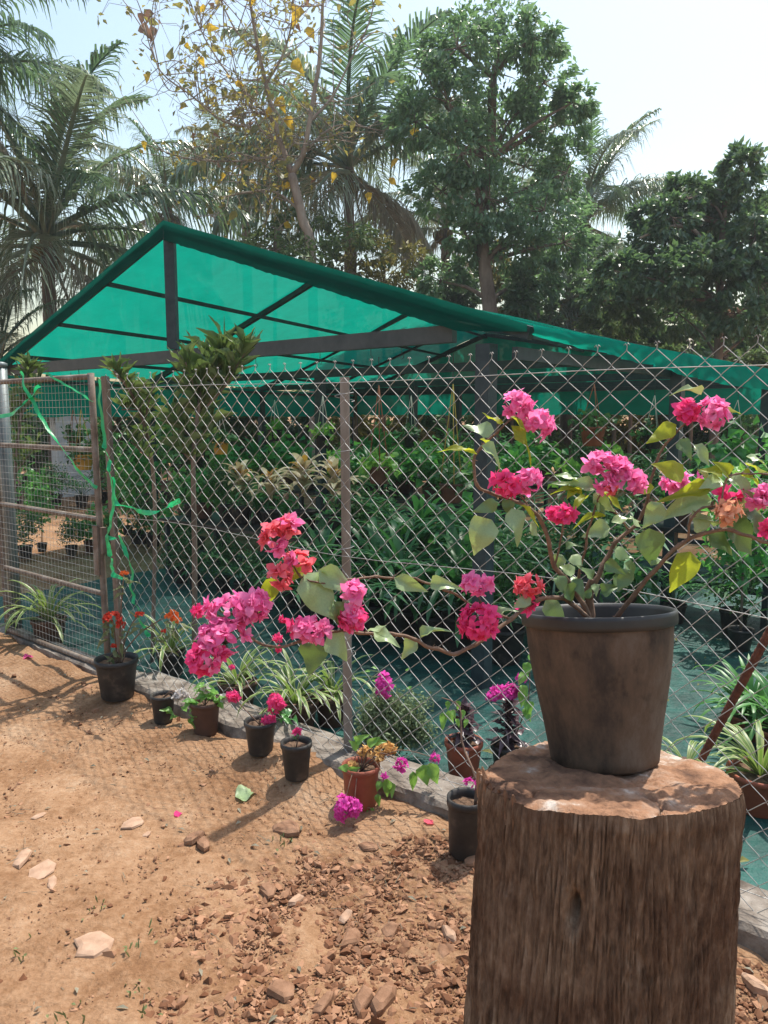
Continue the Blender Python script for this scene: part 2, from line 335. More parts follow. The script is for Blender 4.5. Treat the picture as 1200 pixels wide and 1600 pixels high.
m_stump, m_cut, m_dusty = stump_mats()

# ------------------------------------------------------------------ ground
def gz(x, y):
    p = Vector((x, y, 0)) - FA
    off = p.dot(FN)
    h = .028 * fbm(x, y, .55, 3, 3.1) + .012 * fbm(x, y, 2.6, 3, 8.2)
    if -.75 < off <= -.1 and p.dot(FD) < 2.6: h += max(0, .055 + .05 * fbm(x, y, 1.6, 3, 7.7)) * min(1, (off + .75) / .5) ** 2
    if off > -.1: h = -.03 if off > .1 else .02
    return h
def grid_axis(lo, hi, step, far):
    a = list(np.arange(lo, hi + step / 2, step)); s = step; x = hi; y = lo; r = []; l = []
    while x < far: s *= 1.35; x += s; r.append(x)
    s = step
    while y > -far: s *= 1.35; y -= s; l.append(y)
    return np.array(l[::-1] + a + r)
gx = grid_axis(-3.4, 2.2, .026, 900); gy = grid_axis(.9, 6.0, .026, 900)
V = np.zeros((len(gx) * len(gy), 3)); k = 0
for yy in gy:
    for xx in gx:
        near = -3.6 < xx < 2.6 and .7 < yy < 6.2
        z = gz(xx, yy)
        if near and (Vector((xx, yy, 0)) - FA).dot(FN) < 0:
            z += .012 * fbm(xx, yy, 8, 3, 1.3) + .010 * max(0, fbm(xx, yy, 19, 2, 5.0)) * (.4 + max(0, fbm(xx, yy, 1.1, 2, 4.0)) * 2)
        V[k] = (xx, yy, z if near or yy < 40 else -.03); k += 1
nx = len(gx); ii = np.arange(len(gy) - 1)[:, None] * nx + np.arange(nx - 1)[None, :]
Fc = np.stack([ii, ii + 1, ii + nx + 1, ii + nx], -1).reshape(-1, 4)
tag(obj('ground', mesh_np('ground', V, Fc, m_dirt, True)), 'dry orange-brown earth in front of the fence', None, None, 'structure')

# green weed cloth laid on the nursery floor
nu, nv = 240, 150; V = []; S0, S1, O0, O1 = -4.6, 9.0, .10, 6.2
for j in range(nv + 1):
    for i in range(nu + 1):
        s = S0 + (S1 - S0) * i / nu; o = O0 + (O1 - O0) * j / nv
        p = fp(s, o); w = .026 * abs(fbm(p.x, p.y, 1.7, 3, 4.4)) + .016 * max(0, fbm(p.x, p.y, 5, 3, 9.0))
        V.append((p.x, p.y, .004 + w))
ii = np.arange(nv)[:, None] * (nu + 1) + np.arange(nu)[None, :]
Fc = np.stack([ii, ii + 1, ii + nu + 2, ii + nu + 1], -1).reshape(-1, 4)
tag(obj('ground_cloth', mesh_np('ground_cloth', V, Fc, m_mat, True)), 'wrinkled dark green weed cloth covering the nursery floor', None, None, 'structure')

# ------------------------------------------------------------------ concrete kerb under the fence
def kerb(s0, s1, o0, o1, h):
    n = int((s1 - s0) / .025); V = []; prof = [(o0 - .012, -.05), (o0, h * .55), (o0 + .006, h * .86), (o0 + .022, h), ((o0 + o1) / 2, h), (o1 - .01, h), (o1, h * .8), (o1, -.05)]
    for i in range(n + 1):
        s = s0 + (s1 - s0) * i / n
        for j, (o, z) in enumerate(prof):
            d = .012 * fbm(s * 3, j * .35, 1.5, 4, 2.2); d2 = .010 * fbm(s * 5, j * .5, 1.5, 4, 6.2)
            p = fp(s, o + d + .03 * noise.noise(Vector((s * .7, 0, 3))), z + (d2 if z > 0 else 0)); V.append(p[:])
    m = len(prof); ii = np.arange(n)[:, None] * m + np.arange(m - 1)[None, :]
    Fc = np.stack([ii, ii + 1, ii + m + 1, ii + m], -1).reshape(-1, 4)[:, ::-1]
    return V, Fc
V, Fc = kerb(-1.62, 2.6, -.15, .10, .10)
tag(obj('kerb', mesh_np('kerb', V, Fc, m_concrete)), 'rough concrete kerb running under the chain link fence', None, None, 'structure')
V, Fc = kerb(-3.6, -1.66, -.06, .10, .05)
tag(obj('threshold_kerb', mesh_np('threshold_kerb', V, Fc, m_concrete)), 'low concrete threshold under the gate', None, None, 'structure')

# ------------------------------------------------------------------ loose gravel and stones
def rock_field(name, pts, sizes, mat, label, sub=1):
    V0, F0 = ico(sub); n = len(pts); m = len(V0)
    VV = np.zeros((n * m, 3)); FF = np.zeros((n * len(F0), 3), dtype=int)
    for i in range(n):
        s = sizes[i]; q = V0 * (1 + .25 * nr.standard_normal((m, 1)))
        for _c in range(4):
            nn = nr.standard_normal(3); nn /= np.linalg.norm(nn); q = q - np.outer(np.maximum(q @ nn - nr.uniform(.2, .6), 0), nn)
        A = Matrix.Rotation(nr.random() * 6.28, 3, 'Z') @ Matrix.Rotation(nr.normal() * .5, 3, 'X')
        q = (q * (np.array([1, .55 + .5 * nr.random(), .35 + .4 * nr.random()]) * s)) @ np.array(A).T
        VV[i * m:(i + 1) * m] = q + np.array(pts[i]); FF[i * len(F0):(i + 1) * len(F0)] = F0 + i * m
    return tag(obj(name, mesh_np(name, VV, FF, mat)), label, None, None, 'stuff')
pts = []; sizes = []
def gravel_density(u, v):
    a = max(0, 1 - ((u - 560) / 330) ** 2 - ((v - 1500) / 190) ** 2)
    b = max(0, 1 - ((u - 700) / 130) ** 2 - ((v - 1360) / 70) ** 2)
    c = .9 if u > 1110 and v > 1470 else 0
    d = max(0, 1 - ((u - 480) / 330) ** 2 - ((v - 1640) / 150) ** 2)
    return min(1, max(min(.8, a * 2.2), b, c, d * 1.5, .09))
while len(pts) < 19000:
    x = rnd.uniform(-2.6, 1.9); y = rnd.uniform(1.35, 4.6)
    q = Vector((x, y, 0)) - FA
    if q.dot(FN) > -.2: continue
    p = Vector((x, y, gz(x, y))); d = p - Vector((0, 0, H)); yc = d.y * CP - d.z * SP; zc = d.y * SP + d.z * CP
    u = 600 + F * d.x / yc; v = 800 - F * zc / yc
    if u < -30 or u > 1230 or v > 1640: continue
    if rnd.random() > gravel_density(u, v): continue
    s = min(.024, (.0042 if gravel_density(u, v) > .2 else .0023) * math.exp(rnd.gauss(0, .75)) + .001); pts.append((x, y, p.z + s * .12)); sizes.append(s)
rock_field('gravel', pts, sizes, m_gravel, 'crumbled reddish gravel strewn over the dry earth')

def stone(u, v, wpx, hpx, mat, label, name='stone', cat='stone', flat=.4, rot=None):
    p = on_ground(u, v, 0); p.z = gz(p.x, p.y); w = px(wpx, p) / 2; dpt = px(hpx, p) / 2 / .42
    r = np.random.default_rng(int(u * 7 + v)); n = int(r.integers(6, 9)); hz = min(w, dpt) * flat * .8
    th = np.sort(np.linspace(0, 6.283, n, endpoint=False) + r.uniform(-.3, .3, n)); rad = r.uniform(.72, 1.15, n); q = []; F0 = []
    tilt = r.uniform(-.35, .35, 2)
    for lv, (rs, z) in enumerate(((.82, -.9), (1.0, -.1), (.93, .55), (.62, 1.0))):
        for k in range(n):
            a = rad[k] * rs * r.uniform(.92, 1.06); x, y_ = a * math.cos(th[k]), a * math.sin(th[k])
            q.append((x * w, y_ * max(dpt, w * .5), hz * (z + (tilt[0] * x + tilt[1] * y_ if lv > 1 else 0) + r.uniform(-.12, .12))))
    q.append((r.uniform(-.2, .2) * w, 0, hz * r.uniform(.9, 1.2))); q.append((0, 0, -hz))
    for lv in range(3):
        for k in range(n):
            a, b = lv * n + k, lv * n + (k + 1) % n; F0 += [(a, b, b + n), (a, b + n, a + n)]
    for k in range(n): F0 += [(3 * n + k, 3 * n + (k + 1) % n, 4 * n), ((k + 1) % n, k, 4 * n + 1)]
    me = mesh_np(name, q, F0, mat)
    o = obj(name, me, None, TRS(p + Vector((0, 0, hz * .42)), rot if rot is not None else r.uniform(-.5, .5), 1.0, r.uniform(-.1, .1), r.uniform(-.1, .1)))
    return tag(o, label, cat, 'larger stones lying on the bare earth')
stone(210, 1291, 40, 20, m_stone_pale, 'pale flat stone chip alone in the middle of the bare earth', flat=.2)
stone(228, 1308, 14, 9, m_stone_pale, 'small pale pebble touching the foot of the lone flat chip')
stone(34, 1346, 24, 24, m_stone_pale, 'upright cream stone chip at the edge of the bare earth', flat=.45)
stone(68, 1367, 42, 24, m_stone_pale, 'rounded cream stone chip beside the upright one', flat=.2)
stone(82, 1388, 18, 14, m_stone_pale, 'small tan pebble just below the rounded cream chip')
stone(146, 1484, 62, 24, m_stone_pale, 'long pale slab of stone nearest the bottom of the bare earth', flat=.2)
stone(62, 1282, 16, 12, m_stone_pale, 'tiny pale stone above the pair of cream chips')
stone(302, 1318, 24, 20, m_stone_red, 'blocky brown stone at the tip of the post shadow', flat=.7)
stone(318, 1326, 26, 24, m_stone_red, 'tilted tan stone leaning on the blocky one', flat=.6)
stone(448, 1306, 46, 22, m_stone_red, 'flat brown stone on the earth between shadow and gravel')
stone(418, 1398, 26, 18, m_stone_red, 'pointed reddish stone at the upper rim of the gravel', flat=.8)
stone(440, 1556, 46, 28, m_stone_red, 'large tan stone in the gravel low in the picture', flat=.5)
stone(600, 1572, 40, 30, m_stone_red, 'big reddish lump of stone at the bottom of the gravel', flat=.7)
stone(568, 1574, 30, 26, m_stone_red, 'brown squarish stone next to the big reddish lump', flat=.8)
stone(507, 1578, 28, 22, m_stone_red, 'rounded brown stone between the tan and the squarish one', flat=.8)
stone(540, 1436, 22, 16, m_stone_pale, 'light pinkish chip in the middle of the gravel')
stone(548, 1474, 28, 22, m_stone_red, 'greyish brown stone just below the pinkish chip', flat=.7)
stone(463, 1412, 18, 18, m_stone_pale, 'pale angular chip near the top of the gravel', flat=.8)
stone(610, 1460, 30, 18, m_stone_red, 'dull brown stone near the middle right of the gravel')
stone(692, 1492, 26, 18, m_stone_red, 'tan stone lying close to the foot of the tree stump')
stone(702, 1466, 18, 18, m_stone_pale, 'upright pale sliver beside the tree stump', flat=.9)
stone(575, 1332, 34, 12, m_stone_red, 'dark clod of earth below the magenta bougainvillea')
stone(738, 1366, 24, 22, m_stone_red, 'brown clod wedged between black pot and stump', flat=.8)
stone(248, 1074, 26, 24, m_stone_red, 'round dusty brown clod on the kerb behind the small black pots', flat=.9)
stone(1180, 1552, 30, 30, m_stone_pale, 'grey white stone behind the stump at the edge of the frame', flat=.8)

# ------------------------------------------------------------------ shade house
OFF = 1.30; SC = -3.06; SR = .16; SL = -6.28; ZE = 2.04; ZA = 3.07; DEP = 8.8
def rid(t): return fp(SC, OFF, ZA) + EN * t
def lev(t): return fp(SL, OFF, ZE) + EN * t
def rev(t): return fp(SR, OFF, ZE) + FN * (t * 1.0)
shed = thing('shade_house', fp(SC, OFF), 'green shade net house with gabled steel frame behind the fence', 'shade house')
def slope(name, a, b, n, m, sag, mat, up=.035):
    V = []
    for i in range(n + 1):
        t = DEP * i / n - .04
        for j in range(m + 1):
            f = j / m; p = a(t).lerp(b(t), f)
            p.z += up - sag * abs(math.sin(math.pi * (t % 2.2) / 2.2)) * math.sin(math.pi * f) + .016 * fbm(t * 1.5, f * 5, 1, 4, 2) + .006 * fbm(t * 9, f * 4, 1, 2, 6)
            V.append(p[:])
    ii = np.arange(n)[:, None] * (m + 1) + np.arange(m)[None, :]
    Fc = np.stack([ii, ii + 1, ii + m + 2, ii + m + 1], -1).reshape(-1, 4)
    return obj(name, mesh_np(name, V, Fc, mat, True), shed)
slope('roof_net', rid, lev, 110, 34, .06, m_net); slope('roof_net', rid, rev, 80, 24, .05, m_netopen)
def bar(name, a, b, w, h, mat=m_steel, par=shed, up=(0, 0, 1)): return MB().beam(a, b, w, h, up).build(name, mat, par)
TR = [0, 2.45, 5.2, 7.2, 8.78]
for i, t in enumerate(TR):
    bar('rafter', rid(t), lev(t), .05, .07); bar('rafter', rid(t), rev(t) , .05, .07)
    if i == 0:
        tb = bar('tie_beam', fp(SL, OFF + .03, 2.075), fp(-.36, OFF + .03, 2.075), .05, .10, m_frame)
        bar('king_post', fp(SC, OFF + .005, 2.13), fp(SC, OFF + .005, ZA - .02), .08, .08, m_steel, up=(0, 1, 0))
    else:
        bar('tie_beam', lev(t) + Vector((0, 0, .02)), rev(t) + Vector((0, 0, .02)), .05, .08)
for f in (.001, .28, .55, .80, 1.0):
    bar('purlin', rid(0).lerp(lev(0), f) + Vector((0, 0, -.05 if f > .01 else -.02)), rid(DEP).lerp(lev(DEP), f) + Vector((0, 0, -.05)), .035, .035)
for f in (.33, .66, 1.0):
    iv = FD * (-.10 if f == 1 else 0) + Vector((0, 0, -.05 if f < 1 else -.10)); bar('purlin', rid(0).lerp(rev(0), f) + iv, rid(DEP).lerp(rev(DEP), f) + iv, .035, .035 if f < 1 else .07)
# columns stand on the floor
for i, t in enumerate(TR):
    for k, e in enumerate((lev(t), rid(t), rev(t) - FD * .28 if i == 0 else rev(t) - FD * .05)):
        if k == 1 and i == 0: continue
        top = Vector((e.x, e.y, ZE - .04 if k != 1 else 2.02))
        MB().box((top.x, top.y, top.z / 2), .09, .09, top.z, Matrix.Rotation(-.69, 3, 'Z')).build('column', m_steel, shed)
# net turned down over the gable rafters, and skirts along the eaves
def hem(name, path, drop, mat, wav=.012, n=60, parent=shed, push=(0, 0, 0)):
    V = []; rows = 5
    for i in range(n + 1):
        f = i / n * (len(path) - 1); k = min(int(f), len(path) - 2); p = Vector(path[k]).lerp(Vector(path[k + 1]), f - k)
        d = drop(i / n) if callable(drop) else drop
        for j in range(rows + 1):
            q = j / rows; w = wav * fbm(i * .35, q * 1.2, 1, 3, len(path) + drop.__hash__() % 7)
            V.append((p.x + push[0] + w * q, p.y + push[1] - w * q, p.z + push[2] - d * q * (1 + .05 * fbm(i * .9, 2, 1, 4, 1))))
    ii = np.arange(n)[:, None] * (rows + 1) + np.arange(rows)[None, :]
    Fc = np.stack([ii, ii + 1, ii + rows + 2, ii + rows + 1], -1).reshape(-1, 4)
    return obj(name, mesh_np(name, V, Fc, mat, True), parent)
U4 = Vector((0, 0, .045)); FO = -FN * .05
hem('net_hem', [lev(0) + FO + U4, rid(0) + FO + U4], .13, m_hem, .004)
hem('net_hem', [rid(0) + FO + U4, rev(0) + FO + U4], lambda f: .15 if f < .86 else .15 - .11 * (f - .86) / .14, m_hem, .004, 90)
hem('net_skirt', [rev(-.04) + FD * .03 + Vector((0, 0, .04)), rev(3) + FD * .04 + Vector((0, 0, .035)), rev(DEP) + FD * .03 + Vector((0, 0, .04))], lambda f: .05 + .16 * min(f / .55, 1), m_skirt, .05, 90)
obj('gable_net', mesh_np('gable_net', [lev(DEP)[:], rev(DEP)[:], rid(DEP)[:]], [[0, 1, 2]], m_net), shed)
hem('net_valance', [lev(DEP), rev(DEP)], .42, m_net, .03, 120)
hem('net_valance', [lev(0), lev(DEP)], .45, m_net, .03, 90)
for s in (-.75, -1.0, -1.45, -2.1):       # wire hooks under the tie beam
    p = fp(s, OFF + .03, 2.01)
    MB().tube([p + Vector((0, 0, .01))] + [p + FD * (.016 * math.sin(a)) + Vector((0, 0, -.03 - .016 * math.cos(a + math.pi) - .016)) for a in np.linspace(0, 4.7, 8)], .002, 4).build('wire_hook', m_steel, shed)

# ------------------------------------------------------------------ chain link fence
fence = thing('chain_link_fence', fp(0), 'galvanised chain link fence on steel posts along the kerb', 'fence')
CW, CH, Z0 = .098, .0905, .09; S_L, S_R = -1.80, 2.25; NZ = 38
def warp(s, z):
    a = .035 * noise.noise(Vector((s * 1.1, z * .9, 1.7))) + .006 * noise.noise(Vector((s * 4, z * 4, 3.7))); b = .05 * noise.noise(Vector((s * .9, z * 1.1, 6.1))) + .006 * noise.noise(Vector((s * 6, z * 6, 2)))
    c = .02 * noise.noise(Vector((s * .8, z * .7, 9.3)))
    return fp(s + a, -.035 + b * (1 if abs(s) > .1 else .6), z + c * .6)
nw = int((S_R - S_L) / (CW / 2))
for i in range(nw):
    mb = MB(); path = []
    for k in range(NZ + 1):
        side = (k + i) % 2; s = S_L + (i + side) * CW / 2; z = Z0 + k * CH / 2
        dpt = .0022 if side else -.0022
        c = 1 if side else -1
        lo, hi = k > 0, k < NZ
        e = .007                       # each bend is a short rounded hook around its neighbour
        if lo: path.append(warp(s - c * e, z - e) + FN * dpt)
        path.append(warp(s + c * .0015, z) + FN * -dpt)
        if hi: path.append(warp(s - c * e, z + e) + FN * dpt)
    # twisted barb at the top
    s = S_L + (i + (NZ + i) % 2) * CW / 2; z = Z0 + NZ * CH / 2
    dirs = 1 if i % 2 else -1
    path += [warp(s, z + .012) + FN * .003, warp(s + .004 * dirs, z + .022) - FN * .003, warp(s + .010 * dirs, z + .016)]
    mb.tube(path, .0014, 5); mb.build('wire', m_wire, fence, True)
for z, wob in ((1.745, .006), (1.02, .02), (.16, .012)):
    mb = MB(); n = 60
    mb.tube([warp(S_L + .02 + (S_R - S_L - .04) * i / n, z + wob * math.sin(i * .19)) - FN * .006 for i in range(n + 1)], .0016, 5); mb.build('tension_wire', m_wire, fence, True)
def angle_post(s, off, z0, z1, w, lean=0.0, mat=m_post):
    mb = MB(); n = 12; t = .006; prof = [(0, 0), (w, 0), (w, t), (t, t), (t, w), (0, w)]; V = []; 
    for i in range(n + 1):
        z = z0 + (z1 - z0) * i / n
        for a, b in prof: V.append(fp(s + a - w / 2 + lean * (z - z0) , off + b, z) + Vector((.0015 * noise.noise(Vector((z * 3, 1, s))), 0, 0)))
    fs = [(i * 6 + k, i * 6 + (k + 1) % 6, (i + 1) * 6 + (k + 1) % 6, (i + 1) * 6 + k) for i in range(n) for k in range(6)] + [tuple(range(5, -1, -1)), tuple(n * 6 + k for k in range(6))]
    mb.add(V, fs); return mb.build('post', mat, fence)
angle_post(0.0, -.006, .02, 1.765, .05, -.004); angle_post(-1.86, -.006, -.03, 1.83, .05, -.02, m_rust)
for z in (.55, 1.0, 1.42, 1.66):
    mb = MB(); mb.tube([fp(.04 * math.cos(a), -.012 + .045 * math.sin(a), z + .006 * a) for a in np.linspace(0, 6.6, 14)], .0014, 4); mb.build('tie_wire', m_wire, fence)
# ------------------------------------------------------------------ gate
gate = thing('wire_mesh_gate', fp(-2.6), 'rusty steel gate filled with welded wire mesh', 'gate')
GL, GR = -3.30, -1.985
def gp(s, z): return fp(s + .026 * (.9 - z) * (1 if s > -2.6 else .25), -.02, z)
zt = [.07, .53, .985, 1.40, 1.83]
def rod(name, a, b, r, mat, par, n=8): return MB().tube([a.lerp(b, i / 6) for i in range(7)], r, n).build(name, mat, par, True)
rod('stile', gp(GR, .04), gp(GR, 1.85), .021, m_rust, gate); rod('stile', gp(GL, .03), gp(GL, 1.85), .021, m_rust, gate)
for z in zt: rod('rail', gp(GL, z), gp(GR, z), .017, m_rust, gate)
vw = MB().tube([Vector((0, 0, .07)), Vector((.002, 0, .6)), Vector((-.002, 0, 1.2)), Vector((0, 0, 1.83))], .0009, 4).mesh('mesh_wire', m_wire)
hw = MB().tube([Vector((0, 0, 0)), Vector((.45, 0, .003)), Vector((.9, 0, -.002)), Vector((GR - GL, 0, 0))], .0009, 4).mesh('mesh_wire', m_wire)
ang = math.atan2(FD.y, FD.x)
for i in range(1, 30):
    s = GL + (GR - GL) * i / 30; M = TRS(fp(s, -.042, 0), ang); M = Matrix.Translation(fp(s, -.042)) @ Matrix.Rotation(ang, 4, 'Z') @ Matrix.Rotation(-.012 * i / 30, 4, 'Y')
    obj('mesh_wire', vw, gate, M)
for i in range(1, 40):
    z = .07 + 1.76 * i / 40; obj('mesh_wire', hw, gate, Matrix.Translation(fp(GL, -.044, z)) @ Matrix.Rotation(ang, 4, 'Z'))
MB().box((0, 0, 0), .03, .03, .16, Matrix.Rotation(ang, 3, 'Z')).build('hinge', m_rust, gate, M=Matrix.Translation(gp(GR + .03, .86)))
MB().box((0, 0, 0), .05, .012, .30, Matrix.Rotation(ang, 3, 'Z')).build('latch_plate', m_rust, gate, M=Matrix.Translation(gp(GR - .01, .80) - FN * .025))
pl = thing('gate_post', fp(-3.36, .06), 'dull grey steel pipe post at the hinge side of the gate', 'post')
MB().lathe([(.045, -.05), (.045, 1.0), (.0455, 1.95)], 16, True, True).build('pipe', m_pipe, pl, True, Matrix.Translation(fp(-3.37, .07)))
MB().lathe([(.049, 0), (.049, .03), (.02, .04)], 16, True, True).build('cap', m_pipe, pl, True, Matrix.Translation(fp(-3.37, .07, 1.94)))

# rusty bar braced against the fence
a = at(1096, 1186, 2.45); b = at(1225, 945, 2.25)
mb = MB(); n = 60; mb.tube([a.lerp(b, i / n) for i in range(n + 1)], [.0125 + .0016 * (i % 2) for i in range(n + 1)], 8)
tag(mb.build('brace_rod', m_rod), 'ribbed rusty iron bar slanting behind the tree stump', 'iron bar')

# green plastic ribbons tied to the gate
def ribbon(pxs, w, label, tw=1.0, off=-.07, seed=0):
    P = [on_fence(u, v, off) for u, v in pxs]; pts = []; nrm = []; n = 10 * (len(P) - 1)
    for i in range(n + 1):
        f = i / n * (len(P) - 1); k = min(int(f), len(P) - 2); q = f - k
        p0, p1, p2, p3 = P[max(k - 1, 0)], P[k], P[k + 1], P[min(k + 2, len(P) - 1)]
        p = .5 * ((2 * p1) + (p2 - p0) * q + (2 * p0 - 5 * p1 + 4 * p2 - p3) * q * q + (3 * p1 - p0 - 3 * p2 + p3) * q ** 3)
        p += FN * (.02 * noise.noise(Vector((i * .2, seed, 0)))); pts.append(p)
        a = tw * i * .35 + 1.2 * noise.noise(Vector((i * .15, seed, 5))); nrm.append(-FN * math.cos(a * .6) + Vector((0, 0, 1)) * math.sin(a * .6) * .8)
    mb = MB(); mb.strip(pts, [w * (.75 + .4 * abs(noise.noise(Vector((i * .3, seed, 9))))) for i in range(len(pts))], nrm, .15)
    tag(mb.build('plastic_ribbon', m_ribbon, None, True), label, 'ribbon', 'green plastic ribbons on the gate')
ribbon([(32, 580), (44, 615), (72, 665), (100, 705), (128, 742), (152, 762)], .013, 'green ribbon slanting across the upper half of the gate', .35, -.09, 1)
ribbon([(-6, 652), (22, 645), (46, 622), (62, 603)], .017, 'broad green ribbon tied across the upper corner of the gate', .25, -.09, 2)
ribbon([(72, 583), (92, 595), (120, 612), (146, 628)], .008, 'thin green ribbon running to the top of the gate stile', .3, -.09, 3)
ribbon([(156, 592), (158, 640), (164, 690), (170, 730), (176, 775), (172, 822), (166, 838), (180, 842)], .016, 'green ribbon hanging down the post beside the gate', .3, -.08, 4)
ribbon([(176, 745), (182, 785), (200, 792), (222, 800), (245, 800), (268, 788), (282, 782)], .016, 'green ribbon trailing sideways over the fence wires', .5, -.08, 5)
ribbon([(168, 838), (172, 868), (176, 892), (188, 905)], .020, 'bunched green ribbon knotted at latch height', .8, -.08, 6)
ribbon([(186, 836), (196, 862), (204, 886), (206, 925), (212, 945), (222, 975), (233, 995)], .014, 'crinkled green ribbon dangling along the first fence wires', .6, -.07, 7)

# ------------------------------------------------------------------ leaf and flower meshes
def leaf_mesh(name, mat, fold=.25, curl=.25, shape='ovate', seed=0, nl=9, wavy=.11):
    r = random.Random(seed); V = []; A = []
    for i in range(nl + 1):
        t = i / nl
        if shape == 'ovate': w = .53 * math.sin(math.pi * t ** .6) ** .85 * (1.08 - .42 * t) if 0 < t < 1 else .015
        elif shape == 'lance': w = .5 * math.sin(math.pi * t ** .8) if 0 < t < 1 else .03
        elif shape == 'heart': w = .5 * (math.sin(math.pi * t ** .5) ** .7) * (1.05 - .5 * t) / .8 if 0 < t < 1 else .02
        else: w = .5 * (1 - t ** 3) * min(1, t * 8 + .2)
        x = t; zc = -curl * t * t + .04 * math.sin(t * 7 + seed)
        for k in (-1, -.5, 0, .5, 1):
            z = zc + fold * abs(k) * w * 1.2 - .10 * (abs(k) ** 3) * w + wavy * math.sin(t * 9 + k * 2 + seed) * abs(k) * w * 2
            V.append((x - (.10 * abs(k) if shape == 'heart' and t < .2 else 0), k * w, z)); A.append(k)
    Fc = [(i * 5 + k, i * 5 + k + 1, i * 5 + 6 + k, i * 5 + 5 + k) for i in range(nl) for k in range(4)]
    return mesh_np(name, V, Fc, mat, True, A)
def leaf_set(mat, shape='ovate', n=4, fold=.25, curl=.25, nl=7): return [leaf_mesh('leaf', mat, fold + .12 * (i - 1.5), curl * (.3 + .55 * i), shape, i * 3 + 1, nl) for i in range(n)]
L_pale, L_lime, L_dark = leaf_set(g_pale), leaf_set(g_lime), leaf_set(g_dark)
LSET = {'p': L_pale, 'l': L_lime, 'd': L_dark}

def bract(mb, M, L, W, cup, seed):
    vs = []; r = random.Random(seed)
    prof = [(0, .10), (.25, .62), (.55, 1.0), (.8, .72), (1.0, .04)]
    for t, w in prof:
        z = cup * math.sin(t * 1.9) * L - .35 * L * max(0, t - .6) ** 1.5
        for k in (-1, 0, 1): vs.append(M @ Vector((t * L, k * w * W, z + (abs(k) * .22 * w * W * (1 if t < .6 else -1)))))
    mb.add(vs, [(i * 3 + k, i * 3 + k + 1, i * 3 + 4 + k, i * 3 + 3 + k) for i in range(4) for k in (0, 1)])
def rosette(mat, seed, size=1.0, whorls=((6, .15, 1.12), (5, .6, .95), (4, 1.05, .7)), wide=.31):
    """double flower: whorls of pointed papery bracts round an axis along +Z"""
    r = random.Random(seed); mb = MB()
    for n, el, L in whorls:
        a0 = r.uniform(0, 6.28)
        for k in range(n):
            a = a0 + 6.283 * k / n + r.uniform(-.25, .25); e = el + r.uniform(-.35, .3)
            M = Matrix.Rotation(a, 4, 'Z') @ Matrix.Rotation(-e, 4, 'Y') @ Matrix.Rotation(r.uniform(-.5, .5), 4, 'X')
            bract(mb, M, L * size * r.uniform(.8, 1.15), wide * size * r.uniform(.85, 1.2), r.uniform(.0, .35), seed + k)
    return mb.mesh('floret', mat, True)
ROS = {}
for key, m in (('pink', p_pink), ('deep', p_deep), ('coral', p_coral), ('fade', p_fade), ('mag', p_mag), ('white', p_white), ('yellow', p_yellow)):
    ROS[key] = [rosette(m, i * 17 + 3) for i in range(4)]
def small_cluster_mesh(name, mat, seed, n=9, flat=1.0, br=3):
    """many little flowers in one head, unit radius"""
    r = random.Random(seed); mb = MB()
    for i in range(n):
        z = r.uniform(-.6, 1); a = r.uniform(0, 6.28); q = math.sqrt(max(0, 1 - z * z)); d = Vector((q * math.cos(a), q * math.sin(a), z * flat))
        B = frame(d * .55, d.orthogonal(), d)
        for k in range(br * 2):
            M = B @ Matrix.Rotation(6.283 * k / (br * 2) + r.uniform(-.3, .3), 4, 'Z') @ Matrix.Rotation(-r.uniform(.2, .9), 4, 'Y')
            bract(mb, M, .5 * r.uniform(.8, 1.2), .17, .2, seed + i)
    return mb.mesh(name, mat, True)
def put_leaf(par, base, tip, w, kind, nrm=None, seed=0, meshes=None):
    ms = meshes or LSET[kind]; x = tip - base; L = x.length
    n = nrm if nrm is not None else Vector((rnd.uniform(-.5, .5), -.55 + rnd.uniform(-.4, .3), .8))
    obj('leaf', ms[seed % len(ms)], par, frame(base, x, n, L, w, L))
def put_cluster(par, c, w, h, kind, seed, dirn=Vector((0, -.35, .35)), fr=None):
    """flower head with one child per double flower; c centre, w and h in metres"""
    r = random.Random(seed); s = fr or min(.0215, w * .46)
    mb = MB(); core = c - dirn.normalized() * (min(w, h) * .25); pos = []
    n = max(3, int(round(w * h * (.78) / (s * s * 1.15))))
    for i in range(n):
        best = None
        for _ in range(12):
            z = r.uniform(-1, 1); a = r.uniform(0, 6.283); q = math.sqrt(1 - z * z); d = Vector((q * math.cos(a), q * math.sin(a), z))
            if d.dot(Vector((0, -1, .5))) < -.45: continue
            kr = r.uniform(.72, 1.18); p = c + kr * Vector((d.x * max(w / 2 - s * .8, .002), d.y * max(min(w, h) / 2 - s * .8, .002), d.z * max(h / 2 - s * .8, .002)))
            m = min([(p - o).length for o, _ in pos] or [9])
            if best is None or m > best[0]: best = (m, p, d)
        if best: pos.append((best[1], best[2]))
    for p, d in pos: mb.tube([core, core.lerp(p, .6) + Vector((0, 0, -.002)), p - d * s * .2], [.0014, .001, .0012], 4)
    k = mb.build('flower_cluster', m_greenstem, par, True)
    for i, (p, d) in enumerate(pos):
        dd = (d + Vector((r.uniform(-.3, .3), r.uniform(-.5, .1), r.uniform(-.2, .4)))).normalized()
        kk = kind if not isinstance(kind, (list, tuple)) else r.choice(kind)
        ms = ROS[kk]; sc_ = s * r.uniform(.9, 1.2); obj('floret', ms[r.randrange(4)], k, frame(p, dd.orthogonal(), dd, sc_, sc_, sc_) @ Matrix.Rotation(r.uniform(0, 6.28), 4, 'Z'))
    return k
